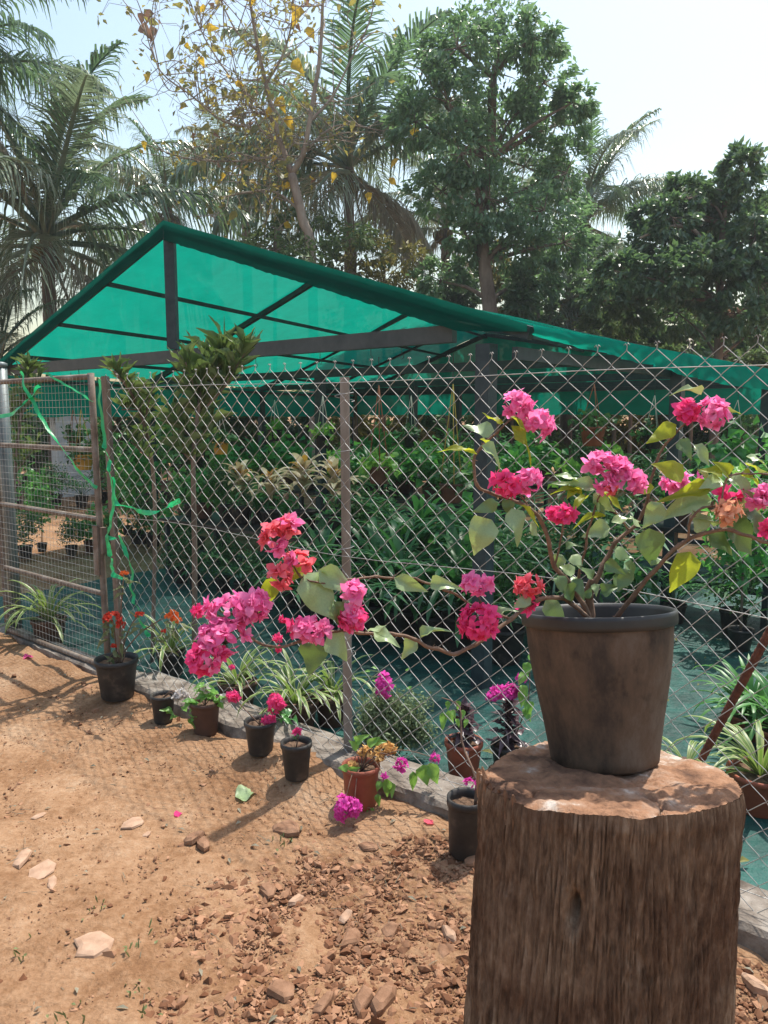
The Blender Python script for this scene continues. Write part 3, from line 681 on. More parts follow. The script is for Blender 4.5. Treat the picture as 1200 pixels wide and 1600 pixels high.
def smooth_path(P, n=6):
    out = []
    for k in range(len(P) - 1):
        p0, p1, p2, p3 = P[max(k - 1, 0)], P[k], P[k + 1], P[min(k + 2, len(P) - 1)]
        for i in range(n):
            q = i / n; out.append(.5 * ((2 * p1) + (p2 - p0) * q + (2 * p0 - 5 * p1 + 4 * p2 - p3) * q * q + (3 * p1 - p0 - 3 * p2 + p3) * q ** 3))
    return out + [P[-1]]

# ------------------------------------------------------------------ tree stump
SX, SY, ST = None, 1.60, math.radians(9)
c_top = at(944, 1208, SY); SX = c_top.x; ZT = c_top.z
stump = thing('tree_stump', (SX, SY, 0), 'thick sawn tree stump with furrowed brown bark carrying the big pot', 'tree stump')
def stump_r(a, z):
    t = max(0, (ZT - z) / ZT)
    r = .272 + .035 * t ** 1.3 + .05 * max(0, t - .6) ** 2
    r += .007 * math.sin(2 * a + .7) + .008 * math.sin(3 * a + 2.1 + z) + .014 * noise.noise(Vector((math.cos(a) * 1.3, math.sin(a) * 1.3, z * 1.6)))
    return r
def furrow(a, z):
    w = a + .05 * noise.noise(Vector((a * 2, z * 2.5, 5))); d = 0
    for fr, fz, dep, wd, sd in ((12, 3.0, .011, .14, 2.0), (30, 7, .0085, .18, 7.0), (70, 15.0, .005, .26, 4.0)):
        f = noise.noise(Vector((w * fr, z * fz, sd))); d -= dep * math.exp(-(f / wd) ** 2) * (.55 + .6 * noise.noise(Vector((w * 4, z * 3, sd + 9))))
    return d + .004 * noise.noise(Vector((w * 90, z * 9, 1)))
na, nz = 900, 170; V = []
def top_z(x, y): return ZT - math.tan(ST) * (y - SY) + .012 * noise.noise(Vector((x * 5, y * 5, 1)))
for j in range(nz + 1):
    for i in range(na):
        a = 6.28318 * i / na; f = j / nz
        x0, y0 = SX + .27 * math.cos(a), SY + .27 * math.sin(a); zt_ = top_z(x0, y0) - .004
        notch = .03 * max(0, noise.noise(Vector((a * 3.1, 8.8, 1)))) if True else 0
        z = -.05 + (zt_ - notch * .5 + .05) * f
        r = stump_r(a, z) + furrow(a, z) * (1 - .6 * max(0, f - .95) / .05)
        if f > .97: r -= .006 * (f - .97) / .03
        # knot hole facing the viewer
        da = (a - 4.25 + math.pi) % 6.283 - math.pi; kz = z - (ZT - .16)
        g = (da * .27 / .013) ** 2 + (kz / .032) ** 2
        if g < 3: r -= .055 * math.exp(-g * 1.2)
        V.append((SX + r * math.cos(a), SY + r * math.sin(a), z))
ii = np.arange(nz)[:, None] * na; i0 = np.arange(na)[None, :]; i1 = (np.arange(na)[None, :] + 1) % na
Fc = np.stack([ii + i0, ii + i1, ii + na + i1, ii + na + i0], -1).reshape(-1, 4)
obj('bark', mesh_np('bark', V, Fc, m_stump, True), stump)
V2 = []; nrg = 26
for j in range(nrg + 1):
    f = j / nrg
    for i in range(na // 2):
        a = 6.28318 * i / (na // 2); p = V[nz * na + i * 2]; x = SX + (p[0] - SX) * f * .995; y = SY + (p[1] - SY) * f * .995
        z = top_z(x, y) + .010 * fbm(x, y, 14, 4, 3) - .004 * math.sin(f * 40) * .3
        for ca, cf, cd in ((4.95, .45, .022), (1.2, .3, .015), (3.6, .6, .018), (5.9, .5, .014), (4.2, .75, .014)):     # drying cracks
            if f > cf: z -= cd * math.exp(-(((a - ca + .12 * math.sin(f * 9 + ca) + 3.1416) % 6.2832 - 3.1416) * f * .27 / .0035) ** 2) * min(1, (f - cf) * 4)
        z += .0012 * math.sin(x * 260 + y * 60)
        z = z if f < .97 else min(z, p[2] + .004)
        V2.append((x, y, z if f < 1 else p[2]))
h2 = na // 2; ii = np.arange(nrg)[:, None] * h2; i0 = np.arange(h2)[None, :]; i1 = (i0 + 1) % h2
Fc2 = np.stack([ii + i0, ii + i1, ii + h2 + i1, ii + h2 + i0], -1).reshape(-1, 4)
obj('cut_face', mesh_np('cut_face', V2, Fc2, m_cut, True), stump)
mb = MB()
q0 = Vector((SX - .265, SY - .02, ZT - .02))
for k in range(9):                                  # splintered fibres on the sawn edge
    a = 3.0 + .09 * k + rnd.uniform(-.03, .03); r = .268; p = Vector((SX + r * math.cos(a), SY + r * math.sin(a), 0)); p.z = top_z(p.x, p.y) - .01
    MB().tube([p - Vector((0, 0, .05)), p + Vector((rnd.uniform(-.004, .004), 0, .005)), p + Vector((-.006, rnd.uniform(-.01, .01), rnd.uniform(.012, .035)))], [.009, .007, .002], 5).build('splinter', m_cut, stump)

# ------------------------------------------------------------------ big potted bougainvillea on the stump
PB = min((at(944, 1188, 1.3 + .002 * k) for k in range(250)), key=lambda q: abs(q.z - top_z(q.x, q.y) - .004))
plant = thing('potted_bougainvillea', PB, 'large pink bougainvillea in a dusty brown pot on the tree stump', 'potted plant')
MP = Matrix.Translation(PB) @ Matrix.Rotation(-ST, 4, 'X') @ Matrix.Rotation(-.035, 4, 'Y') @ Matrix.Scale(1.17, 4)
PH = .298
prof = [(.0, .002), (.095, .0), (.104, .006), (.106, .02), (.1105, .05), (.117, .09), (.1245, .13), (.131, .165), (.1365, .2), (.140, .235), (.142, .268), (.142, .27)]
pot = MB().lathe(prof, 64).build('pot', m_dusty, plant, True, MP)
MB().lathe([(.142, .270), (.1495, .272), (.1505, .279), (.1505, .290), (.150, .2965), (.1455, .298), (.141, .296), (.1385, .288), (.134, .25), (.126, .2)], 64).build('rim', m_blackrim, pot, True, MP)
mb = MB(); V = [(0, 0, .222)]; 
for j in range(1, 9):
    for i in range(40):
        a = 6.283 * i / 40; r = .138 * j / 8; V.append((r * math.cos(a), r * math.sin(a), .222 + .008 * noise.noise(Vector((r * 40 * math.cos(a), r * 40 * math.sin(a), 0)))))
fs = [(0, 1 + i, 1 + (i + 1) % 40) for i in range(40)] + [(1 + j * 40 + i, 1 + (j + 1) * 40 + i, 1 + (j + 1) * 40 + (i + 1) % 40, 1 + j * 40 + (i + 1) % 40) for j in range(7) for i in range(40)]
mb.add(V, fs); mb.build('soil', m_soil, pot, True, MP)
YB = PB.y + .05; DY = YB - 1.60
def pth(l): return smooth_path([at(u, v, y + DY) for u, v, y in l])
def branch(l, r0, r1, name='branch', par=None, thorn=True):
    P = pth(l); n = len(P); mb = MB(); r0 *= .8; r1 *= .85
    P = [q + .0045 * Vector((noise.noise(q * 23), noise.noise(q * 23 + Vector((9, 0, 0))), noise.noise(q * 31 + Vector((0, 7, 0))))) if 0 < i else q for i, q in enumerate(P)]
    for i in range(3, n - 1, 2):                  # thorns
        d = Vector((rnd.uniform(-1, 1), rnd.uniform(-1, .3), rnd.uniform(-.3, 1))).normalized(); mb.tube([P[i], P[i] + d * .006, P[i] + d * .011], [.0014, .0009, .0002], 4)
    mb.tube(P, [r0 + (r1 - r0) * i / (n - 1) + .0006 * noise.noise(Vector((i * .9, l[0][0], 0))) + (.0008 if i % 6 == 0 else 0) for i in range(n)], 7)
    b = mb.build(name, m_stem, par or plant, True)
    return b
branch([(926, 1010, 1.6), (922, 960, 1.6), (920, 925, 1.59), (925, 905, 1.59)], .014, .009, 'trunk')
branch([(928, 985, 1.59), (912, 945, 1.57), (888, 910, 1.55), (868, 885, 1.54), (858, 850, 1.52), (846, 812, 1.51), (826, 795, 1.50), (800, 782, 1.50), (768, 772, 1.50), (745, 758, 1.49), (741, 722, 1.49), (752, 700, 1.49), (776, 674, 1.49), (800, 655, 1.49), (818, 640, 1.49)], .0075, .0022)
branch([(922, 935, 1.59), (930, 905, 1.59), (948, 872, 1.60), (962, 848, 1.60), (985, 828, 1.61), (1005, 800, 1.61), (1016, 760, 1.60), (1028, 715, 1.59), (1052, 680, 1.58), (1085, 650, 1.57)], .0085, .0022)
branch([(948, 990, 1.59), (968, 958, 1.57), (990, 930, 1.55), (1022, 892, 1.52), (1060, 852, 1.50), (1098, 834, 1.48), (1140, 828, 1.46), (1190, 846, 1.45), (1240, 855, 1.45)], .0075, .004)
branch([(1076, 842, 1.49), (1080, 812, 1.48), (1100, 795, 1.47), (1130, 786, 1.46), (1150, 775, 1.46)], .0038, .002)
branch([(1128, 786, 1.46), (1135, 750, 1.47), (1150, 741, 1.47), (1200, 740, 1.46), (1235, 738, 1.45)], .0026, .002)
branch([(912, 950, 1.6), (905, 905, 1.58), (915, 850, 1.56), (926, 805, 1.55), (940, 770, 1.54), (950, 745, 1.54)], .0042, .0018)
branch([(868, 885, 1.54), (876, 850, 1.53), (878, 830, 1.52), (878, 812, 1.52)], .003, .0018)
branch([(826, 795, 1.50), (815, 778, 1.5), (808, 768, 1.49), (800, 760, 1.49)], .0028, .0018)
branch([(936, 985, 1.59), (915, 962, 1.56), (880, 935, 1.53), (845, 937, 1.50), (800, 965, 1.46), (760, 998, 1.43), (715, 1019, 1.40), (680, 1014, 1.38), (648, 1000, 1.36), (610, 990, 1.34), (560, 987, 1.32), (510, 988, 1.30), (470, 1001, 1.28), (435, 1012, 1.27), (405, 1004, 1.26), (370, 985, 1.25)], .0068, .0024)
branch([(800, 965, 1.46), (770, 958, 1.45), (740, 946, 1.44), (695, 920, 1.42), (640, 904, 1.39), (590, 901, 1.36), (550, 905, 1.33), (505, 912, 1.30), (470, 900, 1.29), (452, 868, 1.29), (446, 840, 1.29)], .004, .0016)
branch([(760, 958, 1.45), (752, 940, 1.44), (748, 925, 1.44)], .0025, .0015)
branch([(845, 937, 1.50), (838, 930, 1.50), (830, 922, 1.5)], .0025, .0015)
branch([(985, 828, 1.61), (960, 800, 1.6), (955, 780, 1.59)], .003, .0018)
CL = [(810, 631, 1.49, 54, 44, 'pink'), (838, 661, 1.48, 54, 50, 'pink'), (791, 757, 1.48, 50, 50, 'deep'), (826, 750, 1.49, 44, 42, 'pink'), (878, 803, 1.51, 50, 36, 'deep'),
      (934, 722, 1.53, 46, 36, 'pink'), (966, 728, 1.53, 44, 36, 'pink'), (948, 756, 1.52, 40, 36, ('coral', 'pink')), (988, 753, 1.52, 48, 42, 'pink'),
      (1074, 644, 1.57, 44, 40, 'deep'), (1112, 648, 1.56, 52, 56, 'pink'), (1064, 754, 1.56, 64, 34, 'pink'), (1140, 800, 1.44, 44, 44, 'fade'), (1142, 772, 1.5, 50, 22, 'deep'), (1186, 778, 1.46, 40, 34, 'pink'), (1204, 826, 1.46, 40, 40, 'deep'),
      (745, 912, 1.43, 56, 40, 'pink'), (750, 973, 1.41, 72, 62, 'deep'), (828, 916, 1.49, 54, 36, 'coral'), (822, 944, 1.5, 36, 28, 'deep'),
      (428, 842, 1.28, 48, 60, ('coral', 'pink')), (450, 820, 1.29, 46, 40, ('coral', 'pink')), (466, 876, 1.29, 50, 40, ('pink', 'coral')), (438, 902, 1.27, 44, 46, ('coral',)),
      (360, 953, 1.24, 90, 56, 'pink'), (398, 948, 1.24, 56, 60, 'pink'), (350, 998, 1.22, 92, 64, 'pink'), (322, 1030, 1.20, 62, 56, ('pink', 'deep')), (486, 983, 1.28, 76, 42, ('deep', 'pink')), (552, 926, 1.30, 40, 44, 'pink'), (550, 962, 1.30, 46, 48, ('pink', 'deep'))]
for i, (u, v, y, w, h, k) in enumerate(CL):
    c = at(u, v, y + DY); put_cluster(plant, c, px(w, c), px(h, c), k, 100 + i)
for u, v, y, w, k in ((310, 955, 1.3, 24, 'deep'), (442, 968, 1.3, 13, 'deep'), (433, 997, 1.28, 16, 'deep'), (436, 1014, 1.29, 12, 'deep'), (1196, 768, 1.47, 30, 'pink')):
    c = at(u, v, y + DY); put_cluster(plant, c, px(w, c), px(w, c), k, int(u))
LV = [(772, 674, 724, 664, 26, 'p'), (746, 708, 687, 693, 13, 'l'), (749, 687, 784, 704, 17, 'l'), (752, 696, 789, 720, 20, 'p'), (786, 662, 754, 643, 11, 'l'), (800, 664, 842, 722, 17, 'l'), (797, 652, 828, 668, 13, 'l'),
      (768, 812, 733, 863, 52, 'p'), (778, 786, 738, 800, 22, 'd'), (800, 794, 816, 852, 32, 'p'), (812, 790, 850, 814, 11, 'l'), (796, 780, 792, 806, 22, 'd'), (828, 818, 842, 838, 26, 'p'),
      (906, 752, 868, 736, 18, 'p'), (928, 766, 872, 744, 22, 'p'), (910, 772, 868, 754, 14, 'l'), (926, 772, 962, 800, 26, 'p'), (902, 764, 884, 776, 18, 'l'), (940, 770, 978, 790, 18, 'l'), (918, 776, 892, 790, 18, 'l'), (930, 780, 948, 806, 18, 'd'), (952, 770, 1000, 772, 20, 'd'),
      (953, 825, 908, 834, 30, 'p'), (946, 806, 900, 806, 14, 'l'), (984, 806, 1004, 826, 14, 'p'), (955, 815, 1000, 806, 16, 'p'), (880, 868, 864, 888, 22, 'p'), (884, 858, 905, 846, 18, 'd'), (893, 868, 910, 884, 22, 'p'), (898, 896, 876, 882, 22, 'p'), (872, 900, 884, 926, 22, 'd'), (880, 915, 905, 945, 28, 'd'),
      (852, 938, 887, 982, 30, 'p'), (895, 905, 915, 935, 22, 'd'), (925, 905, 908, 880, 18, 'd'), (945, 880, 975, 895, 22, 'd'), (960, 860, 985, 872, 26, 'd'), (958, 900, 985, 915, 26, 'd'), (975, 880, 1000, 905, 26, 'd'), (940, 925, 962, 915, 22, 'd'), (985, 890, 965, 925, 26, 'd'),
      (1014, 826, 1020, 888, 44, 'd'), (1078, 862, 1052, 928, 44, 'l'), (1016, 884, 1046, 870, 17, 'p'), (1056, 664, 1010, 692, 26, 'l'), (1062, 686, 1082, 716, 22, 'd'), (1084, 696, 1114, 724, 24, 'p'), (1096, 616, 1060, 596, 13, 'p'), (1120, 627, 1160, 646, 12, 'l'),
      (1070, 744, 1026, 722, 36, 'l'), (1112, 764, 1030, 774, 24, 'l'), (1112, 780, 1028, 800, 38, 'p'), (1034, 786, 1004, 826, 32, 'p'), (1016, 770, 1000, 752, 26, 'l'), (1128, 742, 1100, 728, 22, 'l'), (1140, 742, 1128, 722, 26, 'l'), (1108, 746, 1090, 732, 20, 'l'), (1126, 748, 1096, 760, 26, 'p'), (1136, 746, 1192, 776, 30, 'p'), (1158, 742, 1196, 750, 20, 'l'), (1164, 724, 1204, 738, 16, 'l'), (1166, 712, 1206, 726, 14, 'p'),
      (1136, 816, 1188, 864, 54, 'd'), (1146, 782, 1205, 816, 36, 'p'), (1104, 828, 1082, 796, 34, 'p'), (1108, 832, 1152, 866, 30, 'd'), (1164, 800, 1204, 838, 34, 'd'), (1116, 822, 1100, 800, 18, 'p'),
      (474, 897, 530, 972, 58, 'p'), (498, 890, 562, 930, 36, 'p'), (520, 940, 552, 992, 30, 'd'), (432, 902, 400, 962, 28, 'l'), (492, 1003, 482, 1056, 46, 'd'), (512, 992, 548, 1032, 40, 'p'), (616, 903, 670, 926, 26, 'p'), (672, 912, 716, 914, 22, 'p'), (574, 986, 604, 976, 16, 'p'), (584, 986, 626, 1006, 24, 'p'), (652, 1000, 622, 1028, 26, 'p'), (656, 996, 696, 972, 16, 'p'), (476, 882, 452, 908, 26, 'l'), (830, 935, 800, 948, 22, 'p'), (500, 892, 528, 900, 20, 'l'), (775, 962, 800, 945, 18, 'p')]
def depth_of(u, v):                    # follow the nearest branch so that a leaf starts on the plant
    if u < 600: return 1.28 - .0 + (u - 300) * .0001
    if u < 850: return 1.34 + (u - 600) * .0006
    if u > 1030: return 1.49 if v > 700 else 1.57
    return 1.54
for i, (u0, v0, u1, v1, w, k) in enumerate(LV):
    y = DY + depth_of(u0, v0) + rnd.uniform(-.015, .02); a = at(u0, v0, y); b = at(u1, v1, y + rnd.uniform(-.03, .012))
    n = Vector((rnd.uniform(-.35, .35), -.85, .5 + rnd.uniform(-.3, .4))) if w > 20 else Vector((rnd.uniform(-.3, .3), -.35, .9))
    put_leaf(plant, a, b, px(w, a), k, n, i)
for i in range(9):                    # small leaves close to the base
    a = at(rnd.gauss(915, 38), rnd.gauss(905, 28), DY + 1.58 + rnd.uniform(-.05, .06)); d = Vector((rnd.uniform(-1, 1), rnd.uniform(-.8, .3), rnd.uniform(-.5, .5))).normalized()
    put_leaf(plant, a, a + d * rnd.uniform(.018, .034), rnd.uniform(.014, .022), rnd.choice('pdd'), None, i)

# ------------------------------------------------------------------ small pots
def pot_parts(par, p, r, h, mat, rimw=.008, soil=True, taper=.74):
    M = TRS(p)
    po = MB().lathe([(0, .001), (r * taper * .96, 0), (r * taper, .006), (r * .93, h * .86), (r * .945, h * .88)], 28).build('pot', mat, par, True, M)
    MB().lathe([(r * .94, h * .86), (r, h * .87), (r * 1.01, h * .93), (r, h), (r - rimw, h), (r - rimw * 1.5, h * .9), (r * .80, h * .55)], 28).build('rim', mat, po, True, M)
    if soil:
        mb = MB(); V = [(0, 0, h * .84)] + [(r * .9 * j / 4 * math.cos(6.283 * i / 20), r * .9 * j / 4 * math.sin(6.283 * i / 20), h * .82 + .01 * rnd.random()) for j in range(1, 5) for i in range(20)]
        mb.add(V, [(0, 1 + i, 1 + (i + 1) % 20) for i in range(20)] + [(1 + j * 20 + i, 21 + j * 20 + i, 21 + j * 20 + (i + 1) % 20, 1 + j * 20 + (i + 1) % 20) for j in range(3) for i in range(20)])
        mb.build('soil', m_soil, po, True, M)
    return po
def ground_pot(name, u, vb, rpx, hpx, mat, label, cat='potted plant', z=None, taper=.74):
    """u, vb: photo pixel of the pot's base centre"""
    p = on_ground(u, vb, 0 if z is None else z); p.z = gz(p.x, p.y) if z is None else z
    t = thing(name, p, label, cat, 'small pots set along the fence')
    r, h = px(rpx, p), px(hpx, p); pot_parts(t, p, r, h, mat, taper=taper); return t, p, r, h
def stem(par, pts, r0=.004, r1=.002, mat=None):
    P = smooth_path(pts, 4); mb = MB(); mb.tube(P, [r0 + (r1 - r0) * i / (len(P) - 1) for i in range(len(P))], 6); mb.build('stem', mat or m_stem, par, True)
def head(par, p, r, mat, seed, n=9, flat=.8): obj('flower_head', small_cluster_mesh('flower_head', mat, seed, n, flat), par, TRS(p, seed, r))
L_ix = leaf_set(g_ixora, 'lance', 4); L_bright = leaf_set(g_broadl, 'ovate', 4); L_med = leaf_set(g_broad, 'ovate', 4)
def leaflet(par, p, d, L, w, ms, seed): put_leaf(par, p, p + d.normalized() * L, w, None, Vector((0, -.5, 1)), seed, ms)

t, p, r, h = ground_pot('potted_ixora', 185, 1106, 33, 62, m_black, 'tall black pot by the gate post with bare ixora stems and red flowers')
tp = [(176, 968, 26, p_red), (188, 975, 16, p_red), (168, 968, 14, p_red), (218, 960, 13, p_red), (178, 1010, 10, p_red), (194, 896, 12, p_orange), (256, 986, 8, p_red), (268, 962, 20, p_orange), (278, 968, 12, p_orange)]
for i, (u, v, w, m) in enumerate(tp):
    q = at(u, v, p.y + (-.02 if u < 240 else .03)); a = p + Vector((rnd.uniform(-.02, .02), rnd.uniform(-.02, .02), h * .85))
    if i in (0, 3, 5, 7): stem(t, [a, a.lerp(q, .4) + Vector((0, 0, .05)), a.lerp(q, .8) + Vector((0, 0, .03)), q], .005, .002)
    head(t, q, px(w, q) * .62, m, i + 3)
    for k in range(4): leaflet(t, q + Vector((0, 0, -.02 - .03 * k)), Vector((rnd.uniform(-1, 1), rnd.uniform(-1, .5), rnd.uniform(-.3, .6))), rnd.uniform(.05, .09), .022, L_ix, k)
for k in range(8):
    a = p + Vector((rnd.uniform(-.03, .03), rnd.uniform(-.03, .03), h * .85)); stem(t, [a, a + Vector((rnd.uniform(-.02, .02), 0, .04)), a + Vector((rnd.uniform(-.05, .05), rnd.uniform(-.04, .04), rnd.uniform(.04, .09)))], .003, .0015)
t, p, r, h = ground_pot('potted_bougainvillea', 256, 1138, 19, 44, m_black, 'smallest black pot with a white-flowered sprig, second from the gate')
a = p + Vector((0, 0, h * .85))
for i, (u, v, w) in enumerate(((282, 1084, 12), (290, 1088, 9), (276, 1090, 9))):
    q = at(u, v, p.y - .03); stem(t, [a, a.lerp(q, .5) + Vector((0, 0, .03)), q], .003, .0015); put_cluster(t, q, px(w * 1.6, q), px(w * 1.4, q), 'white', 300 + i)
for i, (u, v, w) in enumerate(((268, 1107, 20), (276, 1118, 16), (288, 1105, 16), (262, 1112, 14))):
    q = at(u, v, p.y - .04); leaflet(t, q, Vector((-.6 + i * .4, -.5, .1)), px(w, q), px(w * .7, q), L_bright, i)
t, p, r, h = ground_pot('potted_bougainvillea', 322, 1158, 24, 52, m_brownpot, 'brown pot with loose pale leafy sprig and white blossom, third from the gate')
a = p + Vector((0, 0, h * .85))
for i, (u, v) in enumerate(((322, 1075), (330, 1085), (352, 1092), (300, 1100), (296, 1128))):
    q = at(u, v, p.y - .02); stem(t, [a, a.lerp(q, .5) + Vector((0, 0, .04)), q], .003, .0014)
    for k in range(4): leaflet(t, a.lerp(q, .5 + .15 * k) + Vector((0, 0, .015)), Vector((rnd.uniform(-1, 1), -.6, rnd.uniform(-.5, .5))), px(20, q), px(13, q), L_bright, i + k)
for i, (u, v, w, k) in enumerate(((322, 1076, 18, 'white'), (352, 1092, 22, 'white'), (364, 1088, 26, 'deep'), (362, 1042, 10, 'deep'))):
    q = at(u, v, p.y - .02); put_cluster(t, q, px(w, q), px(w * .8, q), k, 320 + i)
t, p, r, h = ground_pot('potted_bougainvillea', 408, 1204, 25, 52, m_black, 'black pot with thin stems and three deep pink flower heads')
a = p + Vector((0, 0, h * .85))
for i, (u, v, w, hh) in enumerate(((432, 1100, 30, 38), (419, 1126, 26, 18), (366, 1090, 18, 14))):
    q = at(u, v, p.y - .01); stem(t, [a, a.lerp(q, .5) + Vector((-.02, 0, .02)), q], .003, .0014); put_cluster(t, q, px(w, q), px(hh, q), 'deep', 340 + i)
for i in range(7):
    q = at(rnd.uniform(430, 460), rnd.uniform(1100, 1125), p.y - .01); leaflet(t, q, Vector((rnd.uniform(-.4, 1), -.5, rnd.uniform(-.3, .3))), px(20, q), px(11, q), L_med, i)
t, p, r, h = ground_pot('potted_bougainvillea', 464, 1240, 24.5, 58, m_black, 'black pot with a single bare stem tipped by one small pink flower')
a = p + Vector((0, 0, h * .85)); q = at(464, 1144, p.y); stem(t, [a, a + Vector((.012, 0, .06)), q], .0032, .0016); put_cluster(t, q, px(15, q), px(12, q), 'deep', 350)
for i in range(5): leaflet(t, a.lerp(q, .5 + .1 * i), Vector((rnd.uniform(-1, 1), -.5, .3)), .02, .01, L_med, i)
t, p, r, h = ground_pot('potted_bougainvillea', 564, 1270, 30, 66, m_terra, 'terracotta pot with magenta and apricot bougainvillea trailing over the kerb', taper=.82)
a = p + Vector((0, 0, h * .85))
for i, (u, v, w, hh, k, dy) in enumerate(((537, 1262, 34, 42, 'mag', -.14), (553, 1262, 28, 32, 'mag', -.13), (604, 1170, 32, 22, 'yellow', .02), (590, 1182, 24, 20, 'yellow', .0), (570, 1175, 22, 18, 'yellow', .02), (628, 1194, 22, 24, 'mag', -.02), (680, 1185, 18, 16, 'mag', 0), (600, 1213, 12, 10, 'mag', -.06), (552, 1196, 20, 16, 'yellow', 0))):
    q = at(u, v, p.y + dy); stem(t, [a, a.lerp(q, .5) + Vector((0, 0, .06)), q], .003, .0014); put_cluster(t, q, px(w, q), px(hh, q), k, 360 + i)
for i, (u0, v0, u1, v1, w) in enumerate(((660, 1195, 668, 1228, 26), (672, 1192, 684, 1228, 22), (645, 1205, 646, 1238, 14), (604, 1216, 606, 1250, 15), (612, 1222, 612, 1248, 12), (595, 1220, 588, 1236, 12), (590, 1240, 592, 1262, 10), (576, 1262, 584, 1282, 12), (545, 1200, 528, 1200, 12), (560, 1170, 548, 1158, 14), (575, 1165, 590, 1152, 14), (556, 1160, 572, 1148, 14), (694, 1112, 690, 1145, 12), (700, 1110, 708, 1132, 12), (545, 1205, 560, 1200, 12), (585, 1160, 600, 1158, 12))):
    y = p.y - .05 if v0 > 1190 else p.y; q = at(u0, v0, y); put_leaf(t, q, at(u1, v1, y - .02), px(w, q), None, Vector((rnd.uniform(-.4, .4), -.8, .5)), i, L_bright)
t, p, r, h = ground_pot('potted_bougainvillea', 728, 1352, 31, 92, m_black, 'tall black pot half hidden behind the tree stump', taper=.86)
a = p + Vector((.03, 0, h * .85)); q = at(735, 1222, p.y); stem(t, [a, a + Vector((.0, 0, .10)), at(722, 1160, p.y + .1), at(718, 1105, p.y + .15), at(690, 1090, p.y + .2)], .0065, .0018); put_cluster(t, q, px(26, q), px(16, q), 'mag', 380)
for i in range(6): leaflet(t, at(700 + 6 * i, 1095 + 14 * (i % 3), p.y + .18), Vector((rnd.uniform(-.5, .5), -.4, -.8)), .035, .02, L_bright, i)
t, p, r, h = ground_pot('potted_purple_plant', 724, 1212, 30, 58, m_terra, 'terracotta pot with a dark purple rosette plant inside the fence', z=.02)
L_pur = leaf_set(g_purple, 'lance', 4, .2, .4)
def rosette_plant(par, p, z0, z1, n, L, w, ms, stemr=.006):
    stem(par, [p + Vector((0, 0, z0 * .3)), p + Vector((.004, 0, z0)), p + Vector((0, 0, z1))], stemr, stemr * .5)
    for i in range(n):
        f = i / n; a = i * 2.4; e = .1 + 1.1 * f; d = Vector((math.cos(a) * math.cos(e), math.sin(a) * math.cos(e), math.sin(e)))
        q = p + Vector((0, 0, z0 + (z1 - z0) * f)); put_leaf(par, q, q + d * L * (1.05 - .5 * f), w, None, Vector((0, 0, 1)) + d * -.3, i, ms)
rosette_plant(t, p, h, h + .15, 34, .095, .034, L_pur)
t, p, r, h = ground_pot('potted_purple_plant', 792, 1205, 26, 44, m_black, 'black pot with purple-leaved plant topped by magenta bougainvillea inside the fence', z=.02)
rosette_plant(t, p, h, h + .2, 40, .105, .034, L_pur)
for i, (u, v, w, hh) in enumerate(((788, 1082, 44, 24), (770, 1086, 22, 20), (816, 1060, 20, 16), (800, 1076, 30, 18))):
    q = at(u, v, p.y - .02); put_cluster(t, q, px(w, q), px(hh, q), 'mag', 390 + i)
for i, (u, v) in enumerate(((826, 1035), (822, 1050), (818, 1080), (824, 1095), (820, 1105), (828, 1020), (815, 1070))):
    q = at(u, v, p.y - .05); leaflet(t, q, Vector((rnd.uniform(-.6, .4), -.4, -.6)), px(24, q), px(16, q), L_bright, i)
stem(t, [p + Vector((.02, 0, h)), at(826, 1090, p.y - .04), at(826, 1020, p.y - .05)], .003, .0015)

# ------------------------------------------------------------------ strap-leaved plants inside the fence
def blade_mesh(mat, L, w, e0, droop, seed, n=9):
    mb = MB(); pts = []; p = Vector((0, 0, 0)); e = e0
    for i in range(n + 1):
        pts.append(p.copy()); p = p + Vector((math.cos(e), .03 * math.sin(i + seed), math.sin(e))) * (L / n); e -= droop / n * (.5 + i / n)
    wid = [w * (.55 + .9 * math.sin(math.pi * min(1, (i / n) * .9 + .08))) * (1 if i < n else .05) * .7 for i in range(n + 1)]
    mb.strip(pts, wid, Vector((-.3, 0, 1)), .35); return mb.mesh('leaf', mat, True)
def blade_set(mat, L, w): return [blade_mesh(mat, L * k, w, e, d, i) for i, (k, e, d) in enumerate(((1.0, 1.1, 2.2), (.9, .8, 1.9), (.75, 1.35, 1.2), (1.1, 1.0, 2.6), (.8, .5, 1.5), (.95, 1.25, 1.8)))]
def strap_plant(name, p, pot_r, pot_h, pmat, blades, n, label, sc_=1.0, group='strap-leaved plants inside the fence', seed=0, potted=True):
    r = random.Random(seed); t = thing(name, p, label, 'potted plant', group)
    if potted: pot_parts(t, p, pot_r, pot_h, pmat)
    for i in range(n):
        a = i * 2.4 + r.uniform(-.4, .4); s = sc_ * r.uniform(.7, 1.15)
        obj('leaf', r.choice(blades), t, TRS(p + Vector((.012 * math.cos(a), .012 * math.sin(a), pot_h * .88)), a, s, 0, r.uniform(-.15, .25)))
    return t
B_sp = blade_set(g_spider, .40, .0125); B_gr = blade_set(g_spiderd, .40, .012); B_fern = blade_set(g_fern, .55, .022); B_cord = blade_set(g_cream, .36, .032); B_amb = blade_set(g_amber, .20, .026)
def gpt(u, v, z=.01): return on_ground(u, v, z)
strap_plant('spider_plant', gpt(78, 1005), .12, .18, m_brownpot, B_sp, 38, 'spider plant with arching pale-edged leaves seen through the gate', 1.15, seed=1)
strap_plant('spider_plant', gpt(268, 1055), .09, .16, m_black, B_sp, 26, 'spider plant behind the fence above the first small black pots', 1.0, seed=2)
strap_plant('spider_plant', gpt(372, 1105), .11, .15, m_brownpot, B_sp, 30, 'spider plant behind the fence in the brown pot farther from the post', .85, seed=3)
